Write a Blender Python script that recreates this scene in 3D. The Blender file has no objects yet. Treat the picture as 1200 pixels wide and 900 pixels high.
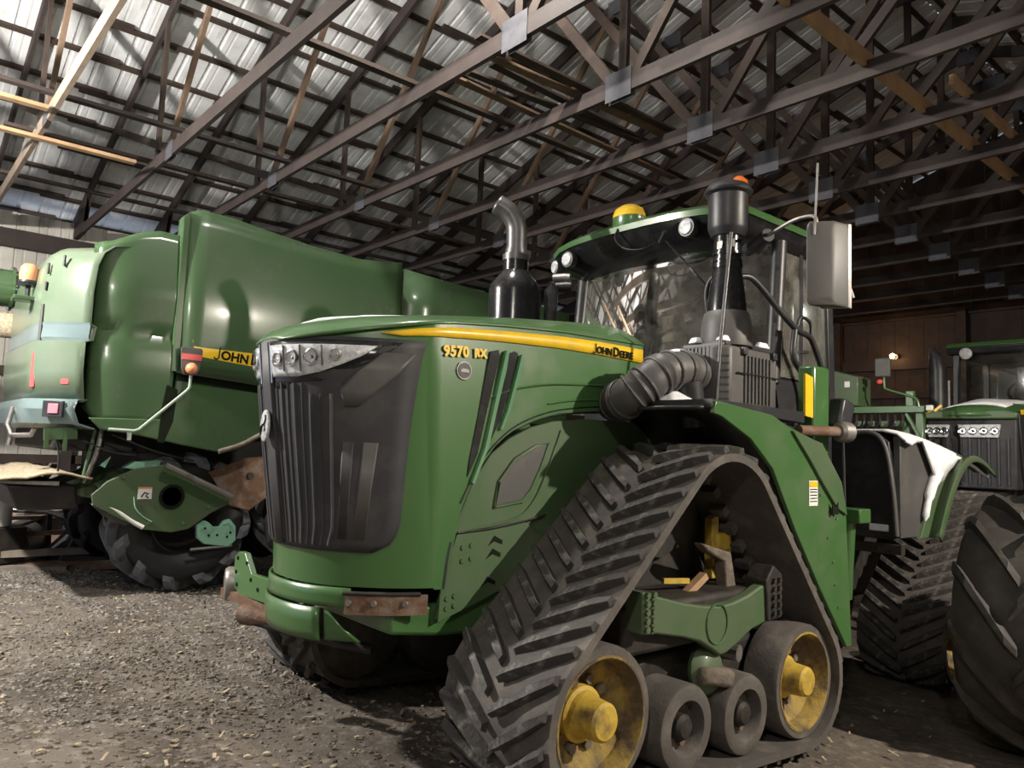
import bpy, bmesh, math, random
from mathutils import Vector, Matrix
random.seed(7)
scene = bpy.context.scene
COL = scene.collection
V = Vector
R = math.radians

# ------------------------------------------------------------------ camera
YAW, PITCH, ROLL, FPX = R(49.4), R(5.15), R(2.2), 885.0
cam_d = bpy.data.cameras.new('camera')
cam = bpy.data.objects.new('camera', cam_d); COL.objects.link(cam)
fw = V((-math.sin(YAW)*math.cos(PITCH), math.cos(YAW)*math.cos(PITCH), math.sin(PITCH)))
r0 = V((math.cos(YAW), math.sin(YAW), 0)); u0 = r0.cross(fw)
rr = r0*math.cos(ROLL) + u0*math.sin(ROLL); uu = -r0*math.sin(ROLL) + u0*math.cos(ROLL)
m = Matrix.Identity(4)
for i in range(3):
    m[i][0] = rr[i]; m[i][1] = uu[i]; m[i][2] = -fw[i]; m[i][3] = (0, 0, 1.64)[i]
cam.matrix_world = m
cam_d.sensor_width = 36.0; cam_d.sensor_fit = 'HORIZONTAL'; cam_d.lens = 36.0*FPX/1200.0
cam_d.clip_start = 0.05; cam_d.clip_end = 200
scene.camera = cam

# ------------------------------------------------------------------ world, lamps, exposure
w = bpy.data.worlds.new('world'); scene.world = w; w.use_nodes = True
bg = w.node_tree.nodes['Background']; bg.inputs[0].default_value = (0.58, 0.68, 0.84, 1); bg.inputs[1].default_value = 1.0
scene.view_settings.view_transform = 'Standard'; scene.view_settings.look = 'None'
scene.view_settings.gamma = 1.0; scene.view_settings.exposure = 0.0
def point_light(name, loc, power, color, radius=0.06, spot=None, aim=None, blend=0.5):
    d = bpy.data.lights.new(name, 'SPOT' if spot else 'POINT')
    d.energy = power; d.color = color; d.shadow_soft_size = radius
    o = bpy.data.objects.new(name, d); COL.objects.link(o); o.location = loc
    if spot:
        d.spot_size = R(spot); d.spot_blend = blend
        o.rotation_euler = (V(aim)-V(loc)).to_track_quat('-Z', 'Y').to_euler()
    return o
LAMP_LEFT = (-7.2, -1.5, 4.45)       # barn lamp just outside the left edge of the picture
LAMP_FILL = (0.9, -1.6, 4.45)         # fill lamp added behind the camera to light hood side and floor
LAMP_MID = (-4.3, 3.0, 5.9)           # barn lamp up between two trusses, above the top edge of the picture
LAMP_SIDE = (2.8, 6.4, 4.75)          # warm lamp outside the right edge
LAMP_FAR = (-6.95, 15.75, 4.02)       # small warm bulb on the far wall
point_light('barn_lamp_light', LAMP_LEFT, 2200, (1.0, 0.95, 0.87), 0.09)
point_light('near_fill_light', LAMP_FILL, 340, (1.0, 0.94, 0.83), 0.12)
point_light('middle_lamp_light', LAMP_MID, 420, (1.0, 0.95, 0.86), 0.08)
point_light('side_lamp_light', LAMP_SIDE, 2600, (1.0, 0.90, 0.76), 0.08, 150, (1.6, 6.8, 0.0), 0.35)
pd = bpy.data.lights.new('doorway_portal', 'AREA'); pd.shape = 'RECTANGLE'; pd.size = 8.4; pd.size_y = 4.2; pd.cycles.is_portal = True
po = bpy.data.objects.new('doorway_portal', pd); COL.objects.link(po); po.location = (-9.0, -5.3, 2.2); po.rotation_euler = (R(90), 0, 0)
point_light('far_bulb_light', LAMP_FAR, 14, (1.0, 0.48, 0.16), 0.05)

# ------------------------------------------------------------------ helpers
def ortho(d):
    d = V(d).normalized(); a = V((0, 0, 1)) if abs(d.z) < 0.9 else V((1, 0, 0))
    u = d.cross(a).normalized(); return d, u, d.cross(u).normalized()
class MB:
    def __init__(s): s.v = []; s.f = []
    def add(s, vs, fs):
        n = len(s.v); s.v += [V(p) for p in vs]; s.f += [tuple(i+n for i in f) for f in fs]; return s
    def box(s, c, size, mat=None):
        c = V(c); h = V(size)*0.5; vs = []
        for z in (-1, 1):
            for y in (-1, 1):
                for x in (-1, 1):
                    p = V((x*h.x, y*h.y, z*h.z))
                    vs.append(c + (mat @ p if mat else p))
        return s.add(vs, [(0, 2, 3, 1), (4, 5, 7, 6), (0, 1, 5, 4), (2, 6, 7, 3), (0, 4, 6, 2), (1, 3, 7, 5)])
    def span(s, a, b):
        a, b = V(a), V(b); return s.box((a+b)/2, [abs(q) for q in (b-a)])
    def bar(s, p, q, w, h, up=(0, 0, 1)):
        p, q = V(p), V(q); d = (q-p).normalized(); up = V(up)
        sd = d.cross(up).normalized()*(w/2); u = sd.cross(d).normalized()*(h/2)
        vs = [p-sd-u, p+sd-u, p+sd+u, p-sd+u, q-sd-u, q+sd-u, q+sd+u, q-sd+u]
        return s.add(vs, [(3, 2, 1, 0), (4, 5, 6, 7), (0, 1, 5, 4), (1, 2, 6, 5), (2, 3, 7, 6), (3, 0, 4, 7)])
    def loft(s, rings, closed=True, caps=True):
        n = len(rings[0]); vs = [p for r_ in rings for p in r_]; fs = []
        for i in range(len(rings)-1):
            for j in range(n if closed else n-1):
                a = i*n+j; b = i*n+(j+1) % n; fs.append((a, b, b+n, a+n))
        if caps and closed:
            fs.append(tuple(range(n-1, -1, -1))); fs.append(tuple(range((len(rings)-1)*n, len(rings)*n)))
        return s.add(vs, fs)
    def ext(s, pts, vec):
        vec = V(vec); return s.loft([[V(p) for p in pts], [V(p)+vec for p in pts]])
    def plateX(s, yz, x0, x1): return s.loft([[(x0, y, z) for y, z in yz], [(x1, y, z) for y, z in yz]])
    def plateY(s, xz, y0, y1): return s.loft([[(x, y0, z) for x, z in xz], [(x, y1, z) for x, z in xz]])
    def plateZ(s, xy, z0, z1): return s.loft([[(x, y, z0) for x, y in xy], [(x, y, z1) for x, y in xy]])
    def tube(s, path, r, n=10, caps=True):
        path = [V(p) for p in path]; rings = []; k = len(path)
        rad = r if isinstance(r, (list, tuple)) else [r]*k
        t0 = (path[1]-path[0]).normalized(); _, u, w_ = ortho(t0)
        for i, p in enumerate(path):
            t = (path[min(i+1, k-1)]-path[max(i-1, 0)]).normalized()
            u = (u - t*u.dot(t)).normalized(); b = t.cross(u)
            rings.append([p+(u*math.cos(a)+b*math.sin(a))*rad[i] for a in [2*math.pi*j/n for j in range(n)]])
        return s.loft(rings, True, caps)
    def lathe(s, prof, o, axis=(0, 0, 1), n=24, caps=True):
        d, u, b = ortho(axis); o = V(o)
        rings = [[o+d*h+(u*math.cos(a)+b*math.sin(a))*max(r_, 1e-4) for a in [2*math.pi*j/n for j in range(n)]] for r_, h in prof]
        return s.loft(rings, True, caps)
    def bolt(s, p, axis, r=0.012, h=0.012): return s.lathe([(r, 0), (r, h)], p, axis, 6)
    def grid(s, rows, thick=None):
        n = len(rows[0]); mm = len(rows)
        fs = [(i*n+j, i*n+j+1, (i+1)*n+j+1, (i+1)*n+j) for i in range(mm-1) for j in range(n-1)]
        return s.add([p for r_ in rows for p in r_], fs)
    def mesh(s, name, org=(0, 0, 0), smooth=None):
        me = bpy.data.meshes.new(name); o = V(org)
        me.from_pydata([tuple(p-o) for p in s.v], [], s.f)
        bm = bmesh.new(); bm.from_mesh(me); bmesh.ops.recalc_face_normals(bm, faces=bm.faces); bm.to_mesh(me); bm.free()
        if smooth:
            me.polygons.foreach_set('use_smooth', [True]*len(me.polygons)); me.set_sharp_from_angle(angle=R(smooth))
        return me
    def build(s, name, mat, parent=None, smooth=None, bevel=0, seg=2, org=None, solid=0, label=None):
        wo = V(parent['wo']) if parent else V(org or (0, 0, 0))
        me = s.mesh(name, wo, smooth if smooth else (40 if bevel else None))
        if mat: me.materials.append(mat)
        o = bpy.data.objects.new(name, me); COL.objects.link(o); o['wo'] = tuple(wo)
        if parent: o.parent = parent
        else: o.location = wo
        if solid:
            md = o.modifiers.new('thickness', 'SOLIDIFY'); md.thickness = solid; md.offset = 0
        if bevel:
            md = o.modifiers.new('edge', 'BEVEL'); md.width = bevel; md.segments = seg; md.limit_method = 'ANGLE'; md.angle_limit = R(35)
        if label: o['label'] = label
        return o
def thing(name, label, cat, loc, group=None):
    o = bpy.data.objects.new(name, None); COL.objects.link(o); o.location = loc; o['wo'] = tuple(loc)
    o.empty_display_size = 0.2; o['label'] = label; o['category'] = cat
    if group: o['group'] = group
    return o
def tag(o, label, cat, group=None, kind=None):
    o['label'] = label; o['category'] = cat
    if group: o['group'] = group
    if kind: o['kind'] = kind
    return o
def struct(o): o['kind'] = 'structure'; return o
def arc(c, r, a0, a1, n, plane='yz', x=0):
    return [(c[0]+r*math.cos(R(a0+(a1-a0)*i/n)), c[1]+r*math.sin(R(a0+(a1-a0)*i/n))) for i in range(n+1)]
def lerp(a, b, t): return a+(b-a)*t
def interp(tab, x):
    if x <= tab[0][0]: return tab[0][1]
    for (x0, y0), (x1, y1) in zip(tab, tab[1:]):
        if x <= x1: return y0+(y1-y0)*(x-x0)/(x1-x0)
    return tab[-1][1]
def smoothpath(pts, n=6):
    pts = [V(p) for p in pts]; out = []
    P = [pts[0]*2-pts[1]]+pts+[pts[-1]*2-pts[-2]]
    for i in range(1, len(P)-2):
        for k in range(n):
            t = k/n; a, b, c, d = P[i-1], P[i], P[i+1], P[i+2]
            out.append(0.5*((2*b)+(c-a)*t+(2*a-5*b+4*c-d)*t*t+(3*b-a-3*c+d)*t**3))
    return out+[pts[-1]]
def text(s, name, size, o, xd, yd, mat, parent, weight=0.0, depth=0.002, space=1.0):
    cu = bpy.data.curves.new(name, 'FONT'); cu.body = s; cu.size = size; cu.extrude = depth; cu.offset = weight
    cu.space_character = space; cu.resolution_u = 3
    ob = bpy.data.objects.new('tmp', cu); COL.objects.link(ob); bpy.context.view_layer.update()
    me = bpy.data.meshes.new_from_object(ob.evaluated_get(bpy.context.evaluated_depsgraph_get()))
    wdt = max((v.co.x for v in me.vertices), default=0)
    bpy.data.objects.remove(ob)
    xd = V(xd).normalized(); yd = V(yd).normalized(); n = xd.cross(yd).normalized(); yd = n.cross(xd)
    M = Matrix.Identity(4); oo = V(o)-V(parent['wo'])
    for i in range(3): M[i][0] = xd[i]; M[i][1] = yd[i]; M[i][2] = n[i]; M[i][3] = oo[i]
    me.transform(M); me.materials.clear(); me.materials.append(mat)
    o2 = bpy.data.objects.new(name, me); COL.objects.link(o2); o2.parent = parent; o2['wo'] = parent['wo']
    return wdt
# ------------------------------------------------------------------ materials
def mat(name, c, rough=0.5, metal=0.0, c2=None, scale=6.0, lo=0.45, hi=0.65, bump=0.0, bscale=40.0, coat=0.0, stretch=None, detail=6, c3=None, scale3=1.5, lo3=.5, hi3=.7, rvar=0.0, trans=0, spec=None):
    M = bpy.data.materials.new(name); M.use_nodes = True; nt = M.node_tree; N = nt.nodes; L = nt.links
    b = N['Principled BSDF']; b.inputs['Roughness'].default_value = rough; b.inputs['Metallic'].default_value = metal
    b.inputs['Base Color'].default_value = (*c, 1)
    if coat: b.inputs['Coat Weight'].default_value = coat; b.inputs['Coat Roughness'].default_value = 0.12
    if trans: b.inputs['Transmission Weight'].default_value = trans
    if spec is not None: b.inputs['Specular IOR Level'].default_value = spec
    tc = N.new('ShaderNodeTexCoord'); mp = N.new('ShaderNodeMapping'); L.new(tc.outputs['Object'], mp.inputs[0])
    if stretch: mp.inputs['Scale'].default_value = stretch
    def layer(prev, col, sc, a, z_, amt=1.0):
        nz = N.new('ShaderNodeTexNoise'); nz.inputs['Scale'].default_value = sc; nz.inputs['Detail'].default_value = detail
        nz.inputs['Roughness'].default_value = 0.62; L.new(mp.outputs[0], nz.inputs['Vector'])
        rp = N.new('ShaderNodeMapRange'); rp.inputs[1].default_value = a; rp.inputs[2].default_value = z_; L.new(nz.outputs['Fac'], rp.inputs[0])
        mx = N.new('ShaderNodeMix'); mx.data_type = 'RGBA'; L.new(rp.outputs[0], mx.inputs[0])
        if prev is None: mx.inputs[6].default_value = (*c, 1)
        else: L.new(prev, mx.inputs[6])
        mx.inputs[7].default_value = (*col, 1); return mx.outputs[2], rp.outputs[0]
    out = None
    if c2: out, fac = layer(None, c2, scale, lo, hi)
    if c3: out, _ = layer(out, c3, scale3, lo3, hi3)
    if out is not None: L.new(out, b.inputs['Base Color'])
    if c2 and rvar:
        mr = N.new('ShaderNodeMapRange'); mr.inputs[3].default_value = rough; mr.inputs[4].default_value = min(1, rough+rvar)
        L.new(fac, mr.inputs[0]); L.new(mr.outputs[0], b.inputs['Roughness'])
    if bump:
        nz = N.new('ShaderNodeTexNoise'); nz.inputs['Scale'].default_value = bscale; nz.inputs['Detail'].default_value = 5
        L.new(mp.outputs[0], nz.inputs['Vector'])
        bp = N.new('ShaderNodeBump'); bp.inputs['Strength'].default_value = bump; bp.inputs['Distance'].default_value = 0.02
        L.new(nz.outputs['Fac'], bp.inputs['Height']); L.new(bp.outputs[0], b.inputs['Normal'])
    return M
GREEN = mat('green_paint', (0.054, 0.135, 0.041), 0.3, 0, (0.10, 0.138, 0.078), 2.2, 0.5, 0.85, coat=0.35, rvar=0.25)
GREEN_DUSTY = mat('dusty_green_paint', (0.056, 0.112, 0.044), 0.45, 0, (0.10, 0.108, 0.074), 2.5, 0.4, 0.8, coat=0.15, rvar=0.3)
GREEN_COMB = mat('waxed_green_paint', (0.050, 0.098, 0.042), 0.24, 0, (0.068, 0.102, 0.058), 1.6, 0.5, 0.85, coat=0.5, rvar=0.1)
GREEN_LIT = mat('lamplit_green_paint', (0.125, 0.175, 0.115), 0.3, 0, (0.17, 0.21, 0.155), 2.0, 0.4, 0.75, coat=0.4)  # combine green made paler: lamplight on the rear hood put into the colour
BLUE_SHEEN = mat('daylit_grey_trim', (0.15, 0.21, 0.215), 0.28, 0, (0.20, 0.255, 0.26), 2.0, 0.4, 0.75, coat=0.4)  # bluish daylight reflected on bumper and crease band, put into the colour
SHADE_BLACK = mat('black_with_shade', (0.008, 0.008, 0.008), 0.85, 0, (0.018, 0.016, 0.014), 6, 0.45, 0.7)  # underbody shade put into this near-black; the tarpaulin is black itself
ARM = mat('pale_grey_green_steel', (0.30, 0.37, 0.31), 0.4)
LUG_LIT = mat('bluelit_tyre_lug', (0.17, 0.18, 0.205), 0.6, 0, (0.06, 0.062, 0.07), 9, 0.5, 0.7)  # bluish light on the combine's tyre lugs put into a paler rubber
MINT = mat('pale_mint_paint', (0.25, 0.50, 0.36), 0.5, 0, (0.12, 0.2, 0.14), 9, 0.55, 0.75)
YELLOW = mat('yellow_paint', (0.82, 0.52, 0.015), 0.35, 0, (0.7, 0.45, 0.04), 8, coat=0.2)
RIM_MUD_SHADE = mat('muddy_shaded_yellow_rim', (0.34, 0.235, 0.05), 0.75, 0, (0.085, 0.062, 0.042), 5, 0.38, 0.58, bump=0.5, bscale=22)  # mud, with the shadow inside the dish put into the brown
TRIM_GLINT = mat('glinting_green_trim', (0.16, 0.34, 0.19), 0.16, 0.3, coat=0.6)  # paler than the hood green: light off the bevel put into the colour
YELLOW_DIRTY = mat('muddy_yellow_paint', (0.50, 0.34, 0.045), 0.6, 0, (0.13, 0.09, 0.05), 7, 0.5, 0.72, bump=0.25, bscale=30)
BLACK = mat('black_plastic', (0.020, 0.020, 0.024), 0.42, 0, (0.06, 0.058, 0.055), 5, 0.5, 0.85)
BLACK_GLOSS = mat('glossy_black_plastic', (0.012, 0.012, 0.014), 0.2, 0, (0.035, 0.035, 0.035), 6, 0.5, 0.8)
GRILLE = mat('grille_plastic', (0.028, 0.028, 0.034), 0.62, 0, (0.075, 0.07, 0.068), 3.5, 0.45, 0.85, bump=0.05)
GREY_PLAST = mat('grey_plastic', (0.075, 0.073, 0.072), 0.5, 0, (0.12, 0.11, 0.10), 5, 0.5, 0.8)
DARK = mat('grimy_dark_steel', (0.022, 0.020, 0.018), 0.65, 0.2, (0.05, 0.042, 0.034), 7, 0.45, 0.7, bump=0.2, bscale=25)
RUBBER = mat('dusty_rubber', (0.075, 0.067, 0.061), 0.8, 0, (0.16, 0.14, 0.122), 5, 0.45, 0.75, bump=0.15, bscale=60)
LUG = mat('worn_rubber_lug', (0.048, 0.044, 0.042), 0.7, 0, (0.22, 0.20, 0.175), 14, 0.55, 0.75, bump=0.3, bscale=50)
TYRE = mat('tyre_rubber', (0.045, 0.041, 0.038), 0.7, 0, (0.085, 0.075, 0.066), 6, 0.45, 0.75, bump=0.12, bscale=50)
TYRE_BLUE = mat('clean_tyre_rubber', (0.014, 0.0145, 0.017), 0.6, 0, (0.026, 0.027, 0.031), 6, 0.45, 0.75)
STEEL = mat('bare_steel', (0.30, 0.29, 0.28), 0.45, 0.7, (0.16, 0.13, 0.11), 8, 0.5, 0.7)
STEEL_D = mat('sooty_steel', (0.11, 0.11, 0.115), 0.4, 0.6, (0.07, 0.065, 0.06), 8, 0.45, 0.7)
CHROME = mat('bright_chrome', (0.7, 0.7, 0.7), 0.18, 1.0)
GALV = mat('galvanized_plate', (0.085, 0.085, 0.10), 0.6, 0.1, (0.06, 0.06, 0.07), 14, 0.4, 0.7)
RUST = mat('rusty_steel', (0.14, 0.075, 0.045), 0.75, 0.2, (0.22, 0.17, 0.14), 9, 0.45, 0.7, bump=0.3, bscale=40)
MUD = mat('caked_mud', (0.105, 0.085, 0.066), 0.9, 0, (0.19, 0.16, 0.13), 9, 0.4, 0.7, bump=0.6, bscale=25)
SNOW = mat('snow', (0.82, 0.84, 0.88), 0.7, 0, (0.70, 0.71, 0.74), 20, 0.4, 0.7, bump=0.3, bscale=30)
LENS = mat('clear_lens', (0.62, 0.64, 0.66), 0.12, 0.0, (0.36, 0.37, 0.39), 30, 0.45, 0.65, coat=0.6)
AMBER = mat('amber_lens', (0.85, 0.20, 0.02), 0.25, 0, coat=0.5)
SALMON = mat('faded_amber_lens', (0.72, 0.28, 0.14), 0.35)
REDREF = mat('red_reflector', (0.75, 0.10, 0.10), 0.35)
WHITE = mat('white_paint', (0.75, 0.75, 0.72), 0.5)
INK = mat('black_ink', (0.010, 0.014, 0.008), 0.8, spec=0.1)
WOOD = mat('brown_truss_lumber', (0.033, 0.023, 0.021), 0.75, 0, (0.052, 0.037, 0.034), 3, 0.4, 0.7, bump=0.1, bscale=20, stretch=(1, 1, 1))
WOOD_LIT = mat('lamplit_chord_lumber', (0.30, 0.235, 0.18), 0.75, 0, (0.20, 0.15, 0.115), 4, 0.4, 0.7)  # same lumber as the other chords, with strong lamplight put into its colour
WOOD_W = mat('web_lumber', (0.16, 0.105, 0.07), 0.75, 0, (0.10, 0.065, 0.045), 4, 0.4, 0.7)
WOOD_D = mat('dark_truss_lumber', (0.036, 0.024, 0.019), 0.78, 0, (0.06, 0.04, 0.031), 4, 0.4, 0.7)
WOOD_L = mat('pale_lumber', (0.42, 0.27, 0.15), 0.7, 0, (0.30, 0.18, 0.10), 5, 0.4, 0.7)
WOOD_G = mat('grey_weathered_lumber', (0.24, 0.20, 0.165), 0.8, 0, (0.12, 0.095, 0.075), 6, 0.4, 0.7)
ROOFM = mat('galvanized_roof_steel', (0.74, 0.75, 0.77), 0.6, 0.0, (0.60, 0.61, 0.62), 3.0, 0.4, 0.7, c3=(0.36, 0.34, 0.31), scale3=1.1, lo3=0.55, hi3=0.8, detail=4, spec=0.25)
WALLM = mat('cream_wall_steel', (0.52, 0.50, 0.45), 0.5, 0.1, (0.42, 0.40, 0.36), 2, 0.4, 0.7)
DIRT = mat('packed_dirt', (0.118, 0.097, 0.078), 0.92, 0, (0.052, 0.039, 0.031), 1.3, 0.44, 0.62, bump=1.0, bscale=16, c3=(0.20, 0.175, 0.148), scale3=11, lo3=0.53, hi3=0.68, detail=9)
STRAW = mat('straw_chaff', (0.45, 0.38, 0.27), 0.9, 0, (0.28, 0.22, 0.15), 30, 0.4, 0.6)
STONE = mat('pale_grit', (0.27, 0.255, 0.235), 0.85, 0, (0.14, 0.125, 0.11), 3, 0.4, 0.6)
def glass(name, tint, rough, haze):
    M = bpy.data.materials.new(name); M.use_nodes = True; nt = M.node_tree; N = nt.nodes; L = nt.links
    for n in list(N): N.remove(n)
    out = N.new('ShaderNodeOutputMaterial'); tr = N.new('ShaderNodeBsdfTransparent'); tr.inputs[0].default_value = (*tint, 1)
    gl = N.new('ShaderNodeBsdfGlossy'); gl.inputs['Roughness'].default_value = rough
    df = N.new('ShaderNodeBsdfDiffuse'); df.inputs[0].default_value = (0.42, 0.40, 0.35, 1)
    fr = N.new('ShaderNodeFresnel'); fr.inputs[0].default_value = 1.5
    m1 = N.new('ShaderNodeMixShader'); L.new(fr.outputs[0], m1.inputs[0]); L.new(tr.outputs[0], m1.inputs[1]); L.new(gl.outputs[0], m1.inputs[2])
    tc = N.new('ShaderNodeTexCoord'); nz = N.new('ShaderNodeTexNoise'); nz.inputs['Scale'].default_value = 5; nz.inputs['Detail'].default_value = 10
    nz.inputs['Roughness'].default_value = 0.75; L.new(tc.outputs['Object'], nz.inputs['Vector'])
    mr = N.new('ShaderNodeMapRange'); mr.inputs[1].default_value = 0.38; mr.inputs[2].default_value = 0.75; mr.inputs[3].default_value = haze*0.3; mr.inputs[4].default_value = haze*1.6
    L.new(nz.outputs['Fac'], mr.inputs[0])
    m2 = N.new('ShaderNodeMixShader'); L.new(mr.outputs[0], m2.inputs[0]); L.new(m1.outputs[0], m2.inputs[1]); L.new(df.outputs[0], m2.inputs[2])
    L.new(m2.outputs[0], out.inputs[0]); return M
GLASS = glass('dusty_cab_glass', (0.55, 0.58, 0.55), 0.03, 0.17)
GLASS_SIDE = glass('side_cab_glass', (0.45, 0.48, 0.47), 0.05, 0.26)
GLASS_CLEAR = glass('clean_cab_glass', (0.7, 0.75, 0.76), 0.03, 0.05)
def emit(name, c, s):
    M = bpy.data.materials.new(name); M.use_nodes = True; b = M.node_tree.nodes['Principled BSDF']
    b.inputs['Emission Color'].default_value = (*c, 1); b.inputs['Emission Strength'].default_value = s; return M
GLOW_W = emit('lit_bulb', (1.0, 0.9, 0.75), 60)
GLOW_O = emit('warm_lit_bulb', (1.0, 0.6, 0.25), 40)
# ================================================================== BUILDING
XL, XR, RIDGE, CHZ = -13.9, 5.3, -4.3, 4.84      # side walls, ridge, underside level of bottom chords
YA, YB = -5.2, 17.0
ZT0 = 5.22
def zt(x): return 5.22+0.345*((x-XL) if x < RIDGE else (XR-x))    # centre of the top chords
def clamp(x, a, b): return max(a, min(b, x))
def gz(x, y):
    return -0.065*(clamp(y, -3, 12)-2.6)+0.06*clamp(-4.6-x, 0, 3.4)-0.06*clamp(-8.0-x, 0, 3.5)-0.05*clamp(x+3.2, 0, 3)
# floor
random.seed(3)
rows = []
def bumps(x, y):
    return 0.018*math.sin(2.1*x+0.7*y)+0.014*math.sin(1.3*y-3.1*x+1)+0.010*math.sin(5.2*x+4.1*y)+0.008*math.sin(7.7*y-6.3*x)
for j in range(171):
    y = lerp(YA, YB, j/170); row = []
    for i in range(151):
        x = lerp(XL-0.2, XR+0.2, i/150)
        row.append((x, y, gz(x, y)+bumps(x, y)*0.6-0.02))
    rows.append(row)
struct(MB().grid(rows).build('floor', DIRT, smooth=60))
# loose grit, chips and clods on the floor (uncountable)
g = MB(); random.seed(11)
def chip(g, x, y, s):
    z = gz(x, y)+bumps(x, y)*0.6-0.02
    a = random.uniform(0, 6.28); k = random.uniform(0.3, 0.9); hgt = s*random.uniform(0.12, 0.5)
    c, s_ = math.cos(a), math.sin(a)
    base = [(x+s*c, y+s*s_), (x-s*k*s_, y+s*k*c), (x-s*c, y-s*s_), (x+s*k*s_, y-s*k*c)]
    t = random.uniform(-0.3, 0.3)*s
    vs = [(p[0], p[1], z-0.003) for p in base]+[(lerp(p[0], x, .35)+t*.3, lerp(p[1], y, .35), z+hgt+random.uniform(-.2, .2)*hgt) for p in base]
    g.add(vs, [(4, 5, 6, 7), (0, 1, 5, 4), (1, 2, 6, 5), (2, 3, 7, 6), (3, 0, 4, 7)])
for n in range(15000):
    d = 1.8+10.5*random.random()**0.8; a = R(random.uniform(-36, 6))
    h = fw.copy(); h.z = 0; h.normalize(); p = (h*math.cos(a)+r0*math.sin(a))*d
    if p.x < XL+1.2: continue
    chip(g, p.x, p.y, random.choice([.004, .005, .007, .008, .010, .014, .018])*random.uniform(.6, 1.1)*(.45+.11*d))
for n in range(14000):
    x = random.uniform(-11.5, -4.6); y = random.uniform(.2, 3.2)
    chip(g, x, y, random.choice([.008, .010, .013, .018, .024])*random.uniform(.7, 1.25))
tag(g.build('loose_grit', STONE), 'pale loose grit and chips strewn over the dirt floor', 'gravel', kind='stuff')
g = MB()
for n in range(1300):
    d = 1.9+7.5*random.random()**0.9; a = R(random.uniform(-34, 4))
    p = (h*math.cos(a)+r0*math.sin(a))*d
    chip(g, p.x, p.y, random.uniform(.010, .034)*(.5+.1*d))
for n in range(2200):
    x = random.gauss(-5.3, .9); y = random.gauss(1.6, .45)
    chip(g, x, y, random.uniform(.008, .028))
tag(g.build('dirt_clods', MUD), 'dark clods of dirt scattered across the barn floor', 'dirt', kind='stuff')
g = MB()
for n in range(200):
    d = 2.0+6*random.random(); a = R(random.uniform(-34, 30)); p = (h*math.cos(a)+r0*math.sin(a))*d
    z = gz(p.x, p.y)+0.012; t = random.uniform(0, 3.14); l = random.uniform(.012, .04)
    g.bar((p.x-l*math.cos(t), p.y-l*math.sin(t), z), (p.x+l*math.cos(t), p.y+l*math.sin(t), z+0.01), random.uniform(.006, .02), 0.004)
for n in range(420):
    d = 2.0+7*random.random(); a = R(random.uniform(-36, 2)); p = (h*math.cos(a)+r0*math.sin(a))*d
    z = gz(p.x, p.y)+bumps(p.x, p.y)*.6-.008; s = random.uniform(.008, .026); t = random.uniform(0, 6.28)
    ring = [(p.x+s*(1+.5*math.sin(3*q+t))*math.cos(q+t)*.6, p.y+s*math.sin(q+t), z+.006*math.sin(2*q)) for q in (0, .9, 1.7, 2.6, 3.5, 4.4, 5.4)]
    g.loft([ring, [(a_, b_, c_+.003) for a_, b_, c_ in ring]])
tag(g.build('straw_litter', STRAW), 'bits of pale straw and leaf litter on the dirt floor', 'straw', kind='stuff')

# ceiling: trusses, purlins, roof sheets
ceil = bpy.data.objects.new('ceiling', None); COL.objects.link(ceil); ceil['kind'] = 'structure'; ceil['wo'] = (0, 0, 0)
T = 0.045
def truss_meshes():
    out = []
    def b(name, p, q, h_, w_=T, m_=WOOD, dy=0.0):
        M_ = MB().bar((p[0], dy, p[1]), (q[0], dy, q[1]), w_, h_, (0, 0, 1) if abs(q[0]-p[0]) > 0.05 else (1, 0, 0)); me = M_.mesh(name); me.materials.append(m_); out.append((name, me))
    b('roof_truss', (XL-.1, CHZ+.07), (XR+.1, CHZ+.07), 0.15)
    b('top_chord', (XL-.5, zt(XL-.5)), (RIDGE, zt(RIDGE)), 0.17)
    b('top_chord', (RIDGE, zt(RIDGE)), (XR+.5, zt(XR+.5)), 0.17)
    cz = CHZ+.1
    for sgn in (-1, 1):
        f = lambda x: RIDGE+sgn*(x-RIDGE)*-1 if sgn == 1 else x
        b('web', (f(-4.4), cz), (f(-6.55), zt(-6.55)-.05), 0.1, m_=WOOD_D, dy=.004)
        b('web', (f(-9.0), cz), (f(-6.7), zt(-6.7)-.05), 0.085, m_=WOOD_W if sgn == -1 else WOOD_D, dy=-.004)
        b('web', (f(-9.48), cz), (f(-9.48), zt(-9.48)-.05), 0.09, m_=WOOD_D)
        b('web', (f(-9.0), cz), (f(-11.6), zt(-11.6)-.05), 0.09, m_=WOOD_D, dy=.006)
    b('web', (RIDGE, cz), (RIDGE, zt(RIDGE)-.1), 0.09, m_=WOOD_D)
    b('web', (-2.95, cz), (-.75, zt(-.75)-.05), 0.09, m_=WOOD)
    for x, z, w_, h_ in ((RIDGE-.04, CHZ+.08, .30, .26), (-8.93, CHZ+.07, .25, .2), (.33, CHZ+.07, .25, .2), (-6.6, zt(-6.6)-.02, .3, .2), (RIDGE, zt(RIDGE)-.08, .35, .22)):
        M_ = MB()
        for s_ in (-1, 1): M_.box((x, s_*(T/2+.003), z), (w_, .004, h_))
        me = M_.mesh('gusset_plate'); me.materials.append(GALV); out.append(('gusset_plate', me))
    M_ = MB()
    for s_ in (-1, 1): M_.plateY([(XL-.1, CHZ), (XL+.55, CHZ), (XL+.7, zt(XL+.7)-.05), (XL-.1, zt(XL-.1)-.05)], s_*(T/2+.002), s_*(T/2+.014))
    me = M_.mesh('heel_block'); me.materials.append(WOOD_D); out.append(('heel_block', me))
    return out
TM = truss_meshes()
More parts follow.
